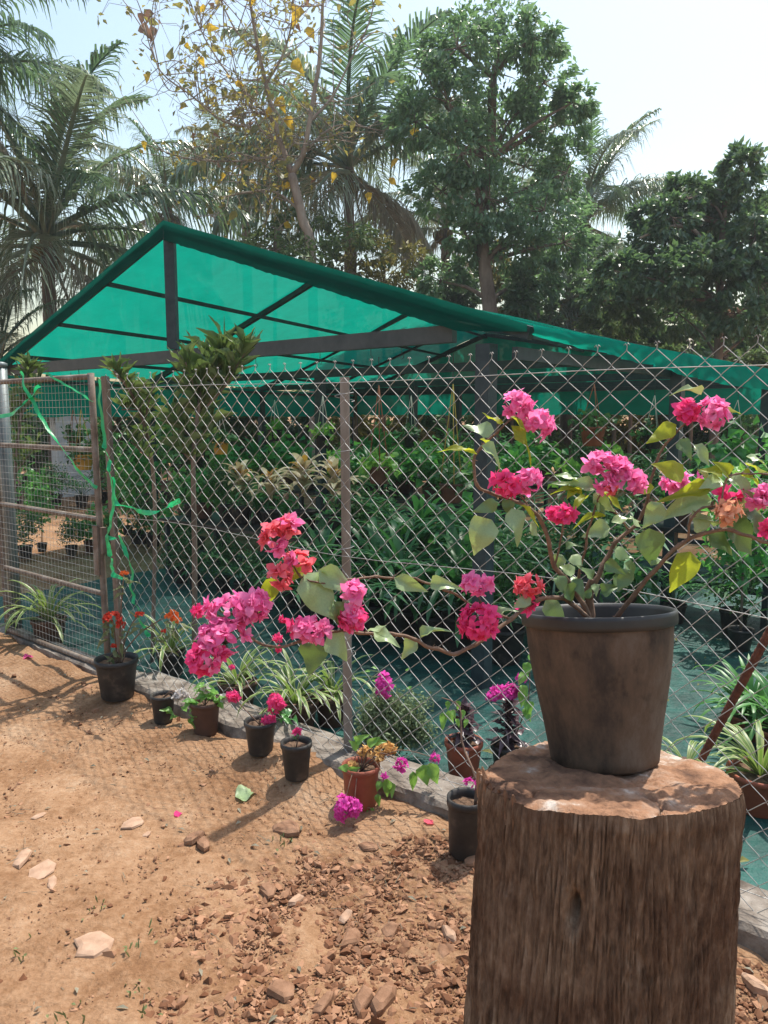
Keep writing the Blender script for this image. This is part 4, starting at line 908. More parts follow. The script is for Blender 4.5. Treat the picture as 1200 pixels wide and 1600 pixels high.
strap_plant('spider_plant', gpt(462, 1140), .12, .16, m_brownpot, B_sp, 36, 'full yellowish spider plant just behind the fence beside the middle post', .9, seed=4)
strap_plant('spider_plant', gpt(520, 1130), .10, .16, m_brownpot, B_sp, 26, 'spider plant partly hidden by the middle fence post', .8, seed=5)
strap_plant('spider_plant', gpt(1185, 1262), .13, .16, m_terra, B_sp, 40, 'spider plant in a terracotta pot behind the tree stump', .95, seed=6)
strap_plant('grassy_plant', gpt(1170, 1150), .12, .12, m_terra, B_gr, 60, 'bright green grassy clump behind the slanting iron bar', 1.0, seed=7)
strap_plant('grassy_plant', gpt(1215, 1180), .12, .14, m_terra, B_gr, 50, 'bright green grassy clump cut by the edge of the frame', 1.1, seed=8)
strap_plant('spider_plant', gpt(1072, 1216), .09, .06, m_brownpot, B_sp, 20, 'small spider plant peeping over the back of the stump', .55, seed=9)

# scatter leaves on points (numpy): used for bushes, crowns and bench plants
def scatter_mesh(name, C, L, W, mat, up=.35, D=None, seed=0):
    g = np.random.default_rng(seed); n = len(C); C = np.asarray(C, dtype=float)
    d = g.standard_normal((n, 3)) if D is None else D + .45 * g.standard_normal((n, 3)); d[:, 2] -= .15; d /= np.linalg.norm(d, axis=1)[:, None]
    nn = g.standard_normal((n, 3)) * .8; nn[:, 2] += up * 2; s = np.cross(nn, d); s /= np.linalg.norm(s, axis=1)[:, None] + 1e-9; z = np.cross(d, s)
    l = L * g.uniform(.65, 1.25, n)[:, None]; w = W * g.uniform(.75, 1.2, n)[:, None] / 2
    V = np.empty((n, 5, 3)); V[:, 0] = C; V[:, 1] = C + d * l * .45 + s * w + z * w * .35; V[:, 2] = C + d * l - z * l * .12; V[:, 3] = C + d * l * .45 - s * w + z * w * .35; V[:, 4] = C + d * l * .5
    b = np.arange(n)[:, None] * 5
    Fc = np.stack([b + [0, 4, 1], b + [1, 4, 2], b + [0, 3, 4], b + [4, 3, 2]], 1).reshape(-1, 3)
    return mesh_np(name, V.reshape(-1, 3), Fc, mat)
def ball_pts(n, rx, ry, rz, seed, clump=14, sp=.28):
    g = np.random.default_rng(seed); c = g.standard_normal((clump, 3)); c /= np.linalg.norm(c, axis=1)[:, None]; c *= g.uniform(.35, 1, (clump, 1))
    i = g.integers(0, clump, n); return (c[i] + sp * g.standard_normal((n, 3))) * np.array([rx, ry, rz])

# grey-green shrub by the middle post
p = gpt(612, 1190, .02); t = thing('shrub', p, 'bushy grey-green shrub with fine leaves beside the middle fence post', 'shrub')
C = ball_pts(5200, .17, .12, .15, 5, 46, .2) + np.array([p.x, p.y + .03, .22]); obj('foliage', scatter_mesh('foliage', C, .024, .012, g_grey, .3, seed=3), t)
for k in range(9): stem(t, [p, p + Vector((rnd.uniform(-.06, .06), rnd.uniform(-.04, .06), .12)), p + Vector((rnd.uniform(-.15, .15), rnd.uniform(-.08, .1), rnd.uniform(.2, .34)))], .004, .0015, m_greenstem)
q = at(600, 1072, p.y - .03); put_cluster(t, q, px(28, q), px(44, q), 'mag', 400); stem(t, [p, p + Vector((-.02, 0, .2)), q], .003, .0015)
for i in range(8): leaflet(t, at(rnd.uniform(575, 640), rnd.uniform(1040, 1085), p.y), Vector((rnd.uniform(-1, 1), -.3, .4)), .03, .018, L_bright, i)

# tall narrow-leaved plants by the gate
def drac_cluster(par, path, r0, n, L, w, ms, from_=.35, seed=0):
    r = random.Random(seed); P = smooth_path(path, 5); m = len(P)
    mb = MB(); mb.tube(P, [r0 * (1 - .5 * i / m) for i in range(m)], 8); mb.build('trunk', m_bark, par, True)
    for i in range(n):
        f = from_ + (1 - from_) * i / n; ff = f * (m - 1); kk = min(int(ff), m - 2); q = P[kk].lerp(P[kk + 1], ff - kk); a = i * 2.39996; e = r.uniform(.55, 1.1) + .3 * max(0, f - .8) / .2
        d = Vector((math.cos(a) * math.cos(e), math.sin(a) * math.cos(e), math.sin(e))); q = q + d * .008
        put_leaf(par, q, q + d * L * r.uniform(.75, 1.15), w, None, Vector((0, 0, 1)), i, ms)
L_nar = leaf_set(g_drac, 'lance', 5, .3, .12)
b0 = gpt(304, 1052); yb = b0.y
t = thing('narrow_leaved_tree', b0, 'slim tree with narrow leaves standing behind the fence near the gate', 'tree')
drac_cluster(t, [b0, at(304, 860, yb), at(302, 720, yb - .02), at(310, 640, yb - .03), at(318, 600, yb - .03)], .019, 40, .19, .012, L_nar, .7, 1)
for k, (u0, v0, u1, v1, n) in enumerate(((308, 650, 384, 548, 60), (312, 630, 352, 545, 50), (312, 620, 322, 552, 40), (310, 640, 290, 566, 36), (305, 690, 268, 650, 26), (304, 700, 330, 650, 26), (303, 720, 280, 700, 20))):
    drac_cluster(t, [at(u0, v0, yb), at((u0 + u1) / 2 + 4, (v0 + v1) / 2 + 6, yb + .04 * (k % 3 - 1)), at(u1, v1, yb + .1 * (k % 3 - 1))], .008, int(n * .85), .19, .0095, L_nar, .15, k + 2)
b1 = gpt(238, 1035); y1 = b1.y
t = thing('narrow_leaved_tree', b1, 'leaning leafy plant whose top hangs over the gate post', 'tree')
drac_cluster(t, [b1, at(242, 800, y1), at(232, 690, y1 - .1), at(208, 620, y1 - .25), at(178, 580, y1 - .4)], .014, 60, .13, .015, L_nar, .5, 3)
for k, (u0, v0, u1, v1) in enumerate(((225, 660, 240, 600), (215, 640, 190, 640), (236, 720, 205, 690))): drac_cluster(t, [at(u0, v0, y1 - .15), at((u0 + u1) / 2, (v0 + v1) / 2, y1 - .2), at(u1, v1, y1 - .2)], .006, 20, .12, .015, L_nar, .1, 20 + k)
b2 = gpt(20, 960, 0); t = thing('narrow_leaved_tree', b2, 'leafy shrub behind the upper left corner of the gate', 'tree')
drac_cluster(t, [b2, at(20, 800, b2.y), at(28, 690, b2.y), at(40, 600, b2.y), at(46, 575, b2.y)], .018, 50, .15, .015, L_nar, .5, 5)
for k, (u0, v0, u1, v1) in enumerate(((30, 680, 8, 610), (34, 650, 62, 590), (26, 720, 4, 680), (24, 740, 60, 690))): drac_cluster(t, [at(u0, v0, b2.y), at((u0 + u1) / 2, (v0 + v1) / 2, b2.y), at(u1, v1, b2.y)], .006, 20, .14, .014, L_nar, .1, 30 + k)

# ------------------------------------------------------------------ nursery benches and their plants
def bench(s0, s1, off, h, label, d=.7):
    t = thing('nursery_bench', fp((s0 + s1) / 2, off), label, 'bench', 'plant benches in the shade house'); L = s1 - s0
    MB().box((0, 0, 0), L, d, .03, Matrix.Rotation(ang, 3, 'Z')).build('bench_top', m_black, t, M=Matrix.Translation(fp((s0 + s1) / 2, off, h)))
    for s in np.linspace(s0 + .06, s1 - .06, max(2, int(L / 1.2) + 1)):
        for o in (-d / 2 + .05, d / 2 - .05):
            MB().box((0, 0, 0), .04, .04, h - .016, Matrix.Rotation(ang, 3, 'Z')).build('leg', m_steel, t, M=Matrix.Translation(fp(s, off + o, (h - .016) / 2)))
    MB().box((0, 0, 0), L, .02, .05, Matrix.Rotation(ang, 3, 'Z')).build('stretcher', m_steel, t, M=Matrix.Translation(fp((s0 + s1) / 2, off, .22)))
PROTO = {}
def proto(kind, seed):
    """unit plants about 0.6 m tall, built once and copied with their pots"""
    t = bpy.data.objects.new('nursery_plant', None); COL.objects.link(t); o = Vector((0, 0, 0)); r = random.Random(seed)
    pot_parts(t, o, .10, .17, m_black if kind != 'broad' else m_brownpot, soil=False)
    z = .15
    if kind == 'blade':
        mb = MB()
        for i in range(46):
            a = i * 2.4; src = B_fern[r.randrange(6)]; M = TRS((0, 0, z + r.uniform(0, .16)), a, r.uniform(.6, 1.1), 0, r.uniform(-.3, .3))
            mb.add([M @ v.co for v in src.vertices], [tuple(q.vertices) for q in src.polygons])
        me = mb.mesh('foliage', g_fern, True)
    elif kind == 'broad':
        C = ball_pts(150, .22, .22, .20, seed, 18, .3) + np.array([0, 0, .36]); me = scatter_mesh('foliage', C, .12, .10, g_broad, .6, seed=seed)
    elif kind == 'bright':
        C = ball_pts(160, .20, .20, .16, seed, 18, .3) + np.array([0, 0, .30]); me = scatter_mesh('foliage', C, .10, .085, g_broadl, .6, seed=seed)
    elif kind == 'small':
        C = ball_pts(900, .22, .22, .24, seed, 26, .25) + np.array([0, 0, .38]); me = scatter_mesh('foliage', C, .045, .022, g_small, .4, seed=seed)
    elif kind == 'palm':
        mb = MB()
        for i in range(11):
            a = i * 2.4; e = r.uniform(.7, 1.35); p = Vector((0, 0, z)); P = [p.copy()]
            for k in range(10): p = p + Vector((math.cos(a) * math.cos(e), math.sin(a) * math.cos(e), math.sin(e))) * .065; e -= .14; P.append(p.copy())
            for k in range(2, 11):
                for sd in (-1, 1):
                    b = P[k]; dd = Vector((-math.sin(a) * sd, math.cos(a) * sd, .1)) + (P[k] - P[k - 1]) * 9
                    mb.strip([b, b + dd.normalized() * .09, b + dd.normalized() * .17 + Vector((0, 0, -.03))], [.006, .011, .001], Vector((0, 0, 1)))
            mb.tube(P, .004, 4)
        me = mb.mesh('foliage', g_fern, True)
    elif kind == 'cord':
        mb = MB()
        for i in range(26):
            a = i * 2.4; src = B_cord[r.randrange(6)]; M = TRS((0, 0, z + .12 + .006 * i), a, r.uniform(.6, 1.05), 0, r.uniform(-.3, .3))
            mb.add([M @ v.co for v in src.vertices], [tuple(q.vertices) for q in src.polygons])
        me = mb.mesh('foliage', g_cream, True)
        am = MB()
        for i in range(9):
            a = i * 2.4; src = B_amb[r.randrange(6)]; M = TRS((0, 0, z + .30), a, r.uniform(.6, 1.0), 0, -.3)
            am.add([M @ v.co for v in src.vertices], [tuple(q.vertices) for q in src.polygons])
        obj('young_leaves', am.mesh('young_leaves', g_amber, True), t)
    elif kind == 'tall':
        mb = MB(); mb.tube([(0, 0, .1), (.02, 0, .5), (0, .02, .9)], [.012, .01, .006], 6); mb.build('stem', m_bark, t, True)
        C = ball_pts(420, .26, .26, .40, seed, 24, .25) + np.array([0, 0, .9]); me = scatter_mesh('foliage', C, .11, .06, g_broad, .5, seed=seed)
    obj('foliage', me, t); return t
for k, kind in enumerate(('blade', 'broad', 'bright', 'small', 'palm', 'cord', 'tall')): PROTO[kind] = [proto(kind, 50 + k), False]
ORD = 'first second third fourth fifth sixth seventh eighth ninth tenth eleventh twelfth thirteenth fourteenth fifteenth sixteenth seventeenth eighteenth nineteenth twentieth'.split()
DESC = {'blade': 'dark strap-leaved plant', 'broad': 'broad-leaved green plant', 'bright': 'bright green leafy plant', 'small': 'small-leaved dark bush', 'palm': 'young feathery palm', 'cord': 'cream and amber striped cordyline', 'tall': 'tall leafy shrub'}
def nursery(kind, p, s, label, group, rz=None):
    pr = PROTO[kind]; M = TRS(p, rnd.uniform(0, 6.28) if rz is None else rz, s)
    if not pr[1]: o = pr[0]; o.matrix_basis = M; pr[1] = True
    else: o = copy_tree(pr[0], M)
    tag(o, label, 'potted plant', group); return o
def row(s0, s1, off, n, z, kinds, where, sc0=1.0, jit=.06, wob=.15):
    cnt = {}
    for i in range(n):
        kind = kinds[i % len(kinds)] if not isinstance(kinds, str) else kinds; s = s0 + (s1 - s0) * i / max(1, n - 1) + rnd.uniform(-jit, jit)
        cnt[kind] = cnt.get(kind, 0) + 1
        nursery(kind, fp(s, off + rnd.uniform(-jit, jit), z), sc0 * rnd.uniform(1 - wob, 1 + wob), f'{DESC[kind]}, {ORD[cnt[kind] - 1]} from the gate {where}', 'plants ' + where)
G0 = .02
# front mass beside the right-hand column
row(-1.85, -.30, 1.78, 7, G0, ['blade', 'palm', 'blade', 'blade', 'palm', 'blade', 'small'], 'in the front gable row', 1.25)
row(-2.3, -.1, 2.45, 8, .25, ['blade', 'small', 'palm', 'blade', 'broad', 'blade', 'palm', 'small'], 'in the second gable row', 1.3)
# bench with cordylines
bench(-4.3, -2.0, 2.3, .58, 'low black bench carrying the cream and amber cordylines')
row(-3.3, -2.15, 2.2, 4, .60, ['cord'], 'on the low black bench', 1.0, .05)
row(-4.2, -3.2, 2.25, 4, .60, ['small', 'broad', 'small', 'blade'], 'on the low black bench', .8)
row(-3.9, -2.1, 1.85, 7, G0, ['small', 'blade', 'small', 'palm', 'small', 'blade', 'small'], 'below the low bench', .75)
bench(-5.6, -1.4, 4.1, .72, 'long black bench in the middle of the shade house')
row(-5.5, -1.5, 3.95, 13, .74, ['broad', 'bright', 'small', 'broad', 'blade', 'bright'], 'at the front of the long bench', .85)
row(-5.4, -1.6, 4.28, 9, .74, ['blade', 'broad', 'palm', 'small'], 'at the back of the long bench', .95)
bench(-.9, 2.6, 4.0, .70, 'black bench right of the large column')
row(-.8, 2.5, 3.85, 11, .72, ['bright', 'broad', 'small', 'broad', 'bright', 'palm'], 'on the bench past the column', .85)
row(-.9, 2.4, 3.45, 9, G0, ['small', 'blade', 'broad', 'palm'], 'before the bench past the column', .95)
bench(-5.0, 2.6, 6.2, .75, 'far black bench across the shade house')
row(-4.9, 2.5, 6.1, 18, .77, ['broad', 'small', 'bright', 'blade', 'palm', 'broad'], 'on the far bench', 1.0)
row(2.2, 6.4, 5.2, 12, G0, ['small', 'broad', 'blade', 'tall', 'palm', 'broad'], 'beyond the weed cloth', 1.25)
row(2.4, 6.6, 6.0, 9, .4, ['broad', 'tall', 'small', 'broad'], 'in the rearmost row', 1.35)
row(-6.2, -4.6, 2.9, 5, G0, ['tall', 'small', 'broad', 'small', 'blade'], 'behind the gate', .95)
row(-7.5, -5.2, 4.6, 7, G0, ['small', 'broad', 'tall', 'small', 'palm'], 'deep behind the gate', 1.05)
GV = [('small', 40, 872, .85, 'in the black pot nearest the gate hinge'), ('tall', 66, 862, .62, 'rising in the middle of the gate opening'), ('small', 112, 868, .7, 'low in the gate opening beside the stile'), ('broad', 142, 862, .8, 'right behind the gate stile'), ('small', 8, 858, .9, 'at the hinge edge of the gate opening'),
      ('broad', 170, 850, .8, 'behind the gate post'), ('tall', 200, 836, .75, 'just past the gate post'), ('small', 222, 850, .8, 'between gate post and slim tree'),
      ('tall', 22, 800, 1.15, 'beyond the soil strip at the hinge side'), ('broad', 60, 796, 1.2, 'beyond the soil strip in mid gate'), ('small', 88, 790, 1.2, 'before the white wall'), ('palm', 128, 792, 1.2, 'below the mustard pot'), ('tall', 160, 786, 1.2, 'past the soil strip behind the post'), ('broad', 190, 786, 1.2, 'past the soil strip near the post'), ('small', 225, 790, 1.3, 'past the soil strip by the leaning plant'), ('tall', 262, 786, 1.3, 'past the soil strip by the slim tree'),
      ('tall', 0, 768, 1.6, 'far behind the hinge side'), ('small', 45, 760, 1.7, 'far behind mid gate'), ('tall', 75, 762, 1.5, 'touching the white wall'), ('broad', 180, 760, 1.8, 'far behind the gate post'), ('small', 240, 758, 1.8, 'far behind the leaning plant')]
for kind, u, v, sc0, where in GV: nursery(kind, on_ground(u, v), sc0, f'{DESC[kind]} {where}', 'plants seen through the gate')
row(.9, 1.9, 3.0, 3, G0, ['tall', 'broad', 'small'], 'at the corner of the weed cloth', .9)
# ------------------------------------------------------------------ hanging pots
def hanging(u, v, y, wpx, vtop, pmat, cmat, kind, label):
    p = at(u, v, y); r = max(.07, px(wpx, p) / 2); h = r * 1.5; base = p - Vector((0, 0, h / 2))
    t = thing('hanging_pot', base, label, 'hanging pot', 'hanging pots under the shade net')
    pot_parts(t, base, r, h, pmat, soil=False)
    topp = at(u + 2, vtop, y); topp.x = p.x; topp.z = max(topp.z, p.z + .2)
    for k in range(3):
        a = 2.1 * k + .6; q = base + Vector((r * .97 * math.cos(a), r * .97 * math.sin(a), h))
        MB().tube([q, q.lerp(topp, .5), topp], .004, 5).build('cord', cmat, t, True)
    C = ball_pts(90, r * 1.3, r * 1.3, r * .9, int(u), 12, .3) + np.array([base.x, base.y, base.z + h * 1.15])
    obj('foliage', scatter_mesh('foliage', C, .07, .055, g_broadl if kind else g_small, .5, seed=int(u)), t)
    MB().tube([topp - Vector((0, 0, .01)), topp + Vector((0, 0, max(.03, 2.02 - topp.z)))], .003, 5).build('hook', m_steel, t)
hanging(592, 742, 5.6, 36, 602, m_brownpot, m_cordr, 1, 'brown hanging pot with bright leaves on rust-coloured cords')
hanging(706, 770, 5.3, 40, 600, m_brownpot, m_cordy, 0, 'dark hanging pot on long yellow cords near the large column')
hanging(130, 722, 7.0, 32, 640, m_yellowpot, m_cordy, 0, 'mustard yellow hanging pot seen through the gate')
hanging(116, 690, 7.6, 22, 640, m_brownpot, m_cordr, 0, 'small hanging pot on reddish cords beside the mustard one')
hanging(345, 700, 7.2, 26, 640, m_yellowpot, m_cordw, 0, 'dull ochre hanging pot behind the slim tree')
hanging(505, 690, 8.0, 26, 618, m_black, m_cordw, 1, 'black hanging pot just beside the middle fence post')
hanging(642, 690, 8.6, 24, 618, m_black, m_cordw, 0, 'black hanging pot between the two long-corded ones')
hanging(926, 682, 6.8, 40, 600, m_terra, m_cordr, 0, 'reddish hanging pot on rust cords behind the upper blossoms')
hanging(1020, 690, 7.6, 30, 618, m_black, m_cordw, 0, 'black hanging pot behind the lime leaf')
hanging(1150, 680, 8.6, 30, 625, m_black, m_cordw, 0, 'black hanging pot close to the eave skirt')
hanging(430, 680, 8.6, 24, 625, m_black, m_cordw, 1, 'black hanging pot farther left behind the fence')

# white garden wall far behind the gate
w0 = at(116, 800, 15.5); w1 = at(154, 800, 16.2)
t = thing('white_wall', (w0.x, w0.y, 0), 'whitewashed wall far behind the gate', 'wall')
MB().beam(Vector((w0.x - .3, w0.y - .1, .85)), Vector((w1.x, w1.y, .85)), .2, 1.9).build('wall_panel', m_white, t); MB().beam(Vector((w0.x - .32, w0.y - .1, 1.84)), Vector((w1.x, w1.y, 1.84)), .27, .07).build('coping', m_white, t)

# ------------------------------------------------------------------ trees behind
def limb(par, pts, r0, r1, mat, name='branch', n=8):
    P = smooth_path([Vector(p) for p in pts], 4); m = len(P); mb = MB()
    mb.tube(P, [r0 + (r1 - r0) * i / (m - 1) for i in range(m)], n); return mb.build(name, mat, par, True)
def blob_tree(name, label, cat, y, trunk, clumps, leafL, leafW, mat, bark, r0, per=900, sprays=26, dens=1.0, group=None, seed=0, deep=1.0):
    g = np.random.default_rng(seed); T = [at(u, v, y) for u, v in trunk]; base = T[0].copy(); base.z = -.02
    t = thing(name, base, label, cat, group); P = [base] + T
    limb(t, P, r0, r0 * .45, bark, 'trunk')
    Cs = []; Ds = []
    for (u, v, ru, rv, *m) in clumps:
        dy = g.uniform(-1, 1) * deep; c = at(u, v, y + dy); R = px(ru, c); Rz = px(rv, c)
        st = min(P, key=lambda q: (q - c).length + (2 if q.z > c.z else 0)); mid = st.lerp(c, .5) + Vector((g.normal() * R * .12, g.normal() * R * .2, R * .12))
        limb(t, [st, mid, c], r0 * .32, r0 * .1, bark)
        k = sprays; sp = g.standard_normal((k, 3)); sp /= np.linalg.norm(sp, axis=1)[:, None]; sp *= g.uniform(.45, 1.0, (k, 1)) ** .6; sp *= np.array([R, R * .9, Rz])
        n = int(per * dens); i = g.integers(0, k, n); rad = R * .145
        cc = np.array(c[:]) + sp[i] + g.standard_normal((n, 3)) * rad * np.array([1, 1, .7]); Cs.append(cc); Ds.append(sp[i] / R + np.array([0, 0, -.3]))
        tw = MB()
        for q in sp[:: 3]: tw.tube([c, c + Vector(q) * .55 + Vector((0, 0, R * .05)), c + Vector(q)], [r0 * .09, r0 * .05, r0 * .02], 4)
        tw.build('twig', bark, t)['kind'] = 'stuff'
    o = obj('crown', scatter_mesh('crown', np.concatenate(Cs), leafL, leafW, mat, .3, np.concatenate(Ds), seed), t); o['kind'] = 'stuff'
    return t
blob_tree('leafy_tree', 'tall full green tree rising behind the shade house', 'tree', 15.0,
          [(768, 540), (764, 470), (757, 410), (750, 330), (765, 250), (770, 120)],
          [(775, 45, 70, 45), (715, 75, 62, 50), (835, 60, 45, 40), (660, 110, 48, 50), (780, 115, 75, 55), (850, 130, 55, 55), (700, 160, 70, 50), (650, 190, 40, 50), (790, 190, 75, 55), (870, 195, 52, 55), (895, 160, 28, 30), (720, 240, 65, 50), (820, 260, 75, 55), (885, 270, 45, 50), (690, 300, 50, 40), (765, 310, 70, 45), (850, 330, 65, 45), (800, 385, 55, 40), (730, 370, 42, 40), (880, 380, 40, 35), (690, 440, 40, 40), (830, 440, 45, 40)],
            .13, .062, g_tree, m_bark, .17, 1150, 26, 1.0, 'trees behind the shade house', 1)
dark_tree = blob_tree('leafy_tree', 'dark glossy tree with pale forked trunk near the edge of the picture', 'tree', 13.5,
          [(1122, 560), (1124, 470), (1126, 410), (1130, 350), (1134, 300)],
          [(1160, 265, 34, 34), (1175, 300, 40, 40), (1120, 300, 40, 35), (1075, 310, 40, 36), (1050, 340, 34, 34), (1010, 335, 22, 20), (1130, 350, 55, 45), (1080, 375, 55, 40), (1020, 385, 48, 40), (1180, 370, 45, 50), (970, 425, 36, 32), (1040, 430, 55, 42), (1185, 440, 45, 45), (1095, 450, 45, 35), (985, 470, 45, 35), (1060, 490, 50, 40), (1150, 490, 45, 35), (1195, 500, 40, 35), (945, 470, 35, 30), (1100, 400, 40, 30), (1010, 430, 40, 35), (1130, 430, 40, 40), (1160, 400, 40, 40), (1090, 340, 40, 30), (1195, 340, 30, 40), (1040, 390, 45, 30)],
          .13, .07, g_treed, m_bark, .09, 950, 22, 1.0, 'trees behind the shade house', 2)
t = dark_tree
limb(t, [at(1120, 425, 13.4), at(1106, 395, 13.3), (at(1090, 366, 13.2)), at(1070, 354, 13.1), at(1040, 356, 13.0), at(1000, 372, 13.0)], .05, .02, m_palebark); limb(t, [at(1124, 470, 13.4), at(1150, 440, 13.2), at(1200, 442, 13.0)], .05, .02, m_palebark)
BS = [('shrub with mixed green and tan leaves above the far end of the roof', 905, 500, 60, 50, g_olive), ('fresh green shrub under the dark glossy tree', 985, 510, 70, 55, g_bushy), ('withered reddish brown shrub near the edge of the picture', 1160, 500, 60, 65, g_brown), ('green shrub between trunk and withered shrub', 1080, 530, 60, 50, g_bushy), ('dark shrub tucked behind the far ridge', 840, 470, 45, 55, g_treed), ('yellowish thicket beside the tall tree trunk', 800, 440, 45, 55, g_olive), ('dark leafy shrub under the tall tree', 700, 440, 60, 40, g_treed), ('sunlit shrub with dry leaves beside the leaning trunk', 555, 380, 45, 35, g_bushy), ('pale leafed shrub behind the ridge near the leaning trunk', 430, 360, 60, 30, g_bushy), ('brown tangled shrub beside the palm base', 600, 400, 55, 45, g_olive), ('dark thicket behind the roof between the palms', 930, 430, 55, 50, g_treed), ('dark bush filling the space below the glossy tree', 1030, 470, 70, 50, g_treed), ('shadowy bush against the right edge of the picture', 1185, 450, 50, 60, g_treed), ('bush between the drooping palm and the glossy tree', 960, 480, 55, 50, g_bushy), ('green hedge-like shrub beyond the roof edge', 1190, 550, 60, 40, g_bushy), ('brownish shrub between fresh green and withered ones', 1130, 560, 50, 40, g_brown)]
for i, (lab, u, v, ru, rv, m) in enumerate(BS):
    r = random.Random(i); y = 16.5 + r.uniform(-1.5, 2.5)
    cl = [(u + r.uniform(-.7, .7) * ru, v + r.uniform(-.7, .9) * rv, ru * r.uniform(.35, .55), rv * r.uniform(.4, .6)) for _ in range(7)] + [(u + r.uniform(-.6, .6) * ru, v + rv * 1.6, ru * .6, rv * .7) for _ in range(2)]
    if u < 620: cl = [(a + r.uniform(-40, 40), b + r.uniform(-12, 40), c * 1.3, d) for a, b, c, d in cl]
    blob_tree('background_shrub', lab, 'shrub', y, [(u, 660), (u, v + rv), (u + 3, v)], cl, .14, .06, m, m_bark, .05, 520 if u > 620 else 210, 18 if u > 620 else 12, 1.0, 'shrubs behind the shade house', 40 + i)
# low planting behind the nursery, closing the view under the eaves
for i in range(13):
    u = -40 + i * 105; y = 19 + rnd.uniform(-1.5, 2); m = [g_bushy, g_treed, g_olive, g_small][i % 4]
    cl = [(u + rnd.uniform(-55, 55), 655 + rnd.uniform(-45, 50), rnd.uniform(22, 38), rnd.uniform(18, 30)) for _ in range(8)] + [(u - 50 + 25 * k, 712 + rnd.uniform(-14, 14), 30, 24) for k in range(5)] + [(u - 50 + 22 * k, 678 + rnd.uniform(-10, 10), 28, 22) for k in range(5)]
    blob_tree('background_bush', f'low bush closing the view under the shade net, {ORD[i]} from the gate side', 'shrub', y, [(u, 720), (u, 690), (u + 4, 655)], cl, .20, .10, m, m_bark, .04, 260, 12, 1.0, 'low bushes beyond the nursery', 80 + i)

# palms ------------------------------------------------------------
def frond_mesh(mat, e0, droop, seed, hang=.5, nl=84, L=1.0):
    r = random.Random(seed); V = []; Fq = []; P = []; p = Vector((0, 0, 0)); e = e0; n = 22
    for i in range(n + 1):
        P.append(p.copy()); p = p + Vector((math.cos(e), 0, math.sin(e))) * (L / n); e -= droop / n * (.4 + 1.2 * i / n)
    mb = MB(); mb.tube(P, [.016 * (1 - .85 * i / n) for i in range(n + 1)], 5)
    for k in range(nl):
        t = .16 + .84 * k / nl; f = t * n; i = min(int(f), n - 1); b = P[i].lerp(P[i + 1], f - i); T = (P[i + 1] - P[i]).normalized()
        ln = L * .27 * math.sin(math.pi * min(1, .18 + .80 * t)) ** .7 * r.uniform(.85, 1.1) * (1 if t < .85 else 1.2 - t * .3)
        for sd in (-1, 1):
            if r.random() < .05: continue
            d = Vector((0, sd, 0)) * r.uniform(.75, 1) + T * (.45 + .5 * t) + Vector((0, 0, r.uniform(-.05, .25))); d.normalize(); hang_ = hang; hang = hang_ * r.choice((.5, .8, 1.0, 1.3, 1.9)); ln *= r.choice((1, 1, 1, .8, .55))
            q1 = b + d * ln * .45 + Vector((0, 0, -.04 * hang * ln)); q2 = b + d * ln * .8 + Vector((0, 0, -.32 * hang * ln)); q3 = b + d * ln * .95 + Vector((0, 0, -.75 * hang * ln))
            w = .0062; hang = hang_; mb.strip([b, q1, q2, q3], [w * .6, w, w * .75, w * .1], Vector((0, 0, 1)) + T * -.2, .2)
    return mb.mesh('frond', mat)
FR = {'up': [frond_mesh(g_palm, 1.25, 1.0, 1, .5), frond_mesh(g_palm, 1.05, 1.3, 2, .6), frond_mesh(g_palmpale, 1.0, 1.5, 12, .7)], 'mid': [frond_mesh(g_palmpale, .85, 1.9, 14, .9), frond_mesh(g_palm, .75, 1.5, 3, .8), frond_mesh(g_palmpale, .6, 1.6, 4, .8), frond_mesh(g_palm, .45, 1.3, 5, 1.0)],
      'low': [frond_mesh(g_palm, .1, 1.4, 6, 1.2), frond_mesh(g_palmpale, -.1, 1.2, 7, 1.2)], 'dry': [frond_mesh(g_palmdry, -.7, .8, 8, 1.0), frond_mesh(g_palmdry, -.4, 1.1, 9, 1.2)]}
m_coco = surf('coconut_husk', [(.3, (.10, .06, .03)), (.7, (.22, .17, .06))], 6, .7, .2, 30)
V0, F0 = ico(2); me_coco = mesh_np('coconut', V0 * np.array([.09, .09, .12]), F0, m_coco, True)
def palm(u, v, y, L, label, seed, n=24, trunk_to=None, tr=.13, dry=4, lean=0, az0=None):
    r = random.Random(seed); c = at(u, v, y); base = Vector((c.x + lean, c.y, -.02))
    t = thing('coconut_palm', base, label, 'palm tree', 'coconut palms behind the shade house')
    mid = base.lerp(c, .5) + Vector((lean * -.2, 0, 0)); P = smooth_path([base, mid, c], 14); m = len(P)
    mb = MB(); mb.tube(P, [tr * (1.25 - .35 * i / m) + (.008 if i % 2 else 0) for i in range(m)], 10); mb.build('trunk', m_bark, t, True)
    for i in range(n):
        f = i / n; k = 'up' if f < .3 else 'mid' if f < .68 else 'low' if i < n - dry else 'dry'
        a = i * 2.39996 + r.uniform(-.25, .25) + seed; s = L * r.uniform(.8, 1.1) * (1 if k != 'dry' else .7)
        obj('frond', r.choice(FR[k]), t, TRS(c + Vector((0, 0, .25 - .5 * f)), a, s, r.uniform(-.3, .3), r.uniform(-.12, .12)))
    for i in range(9):
        a = r.uniform(0, 6.28); obj('coconut', me_coco, t, TRS(c + Vector((.26 * math.cos(a), .26 * math.sin(a), -.25 - r.uniform(0, .3))), a, r.uniform(.9, 1.3)))
    return t
palm(72, 372, 16, 4.2, 'big coconut palm with spreading pale fronds beside the gable', 1, 26, dry=3)
palm(-105, 120, 14, 3.2, 'coconut palm whose fronds fill the upper left corner', 2, 24)
palm(545, 262, 20, 4.3, 'coconut palm behind the leaning yellow-leaved tree', 3, 26)
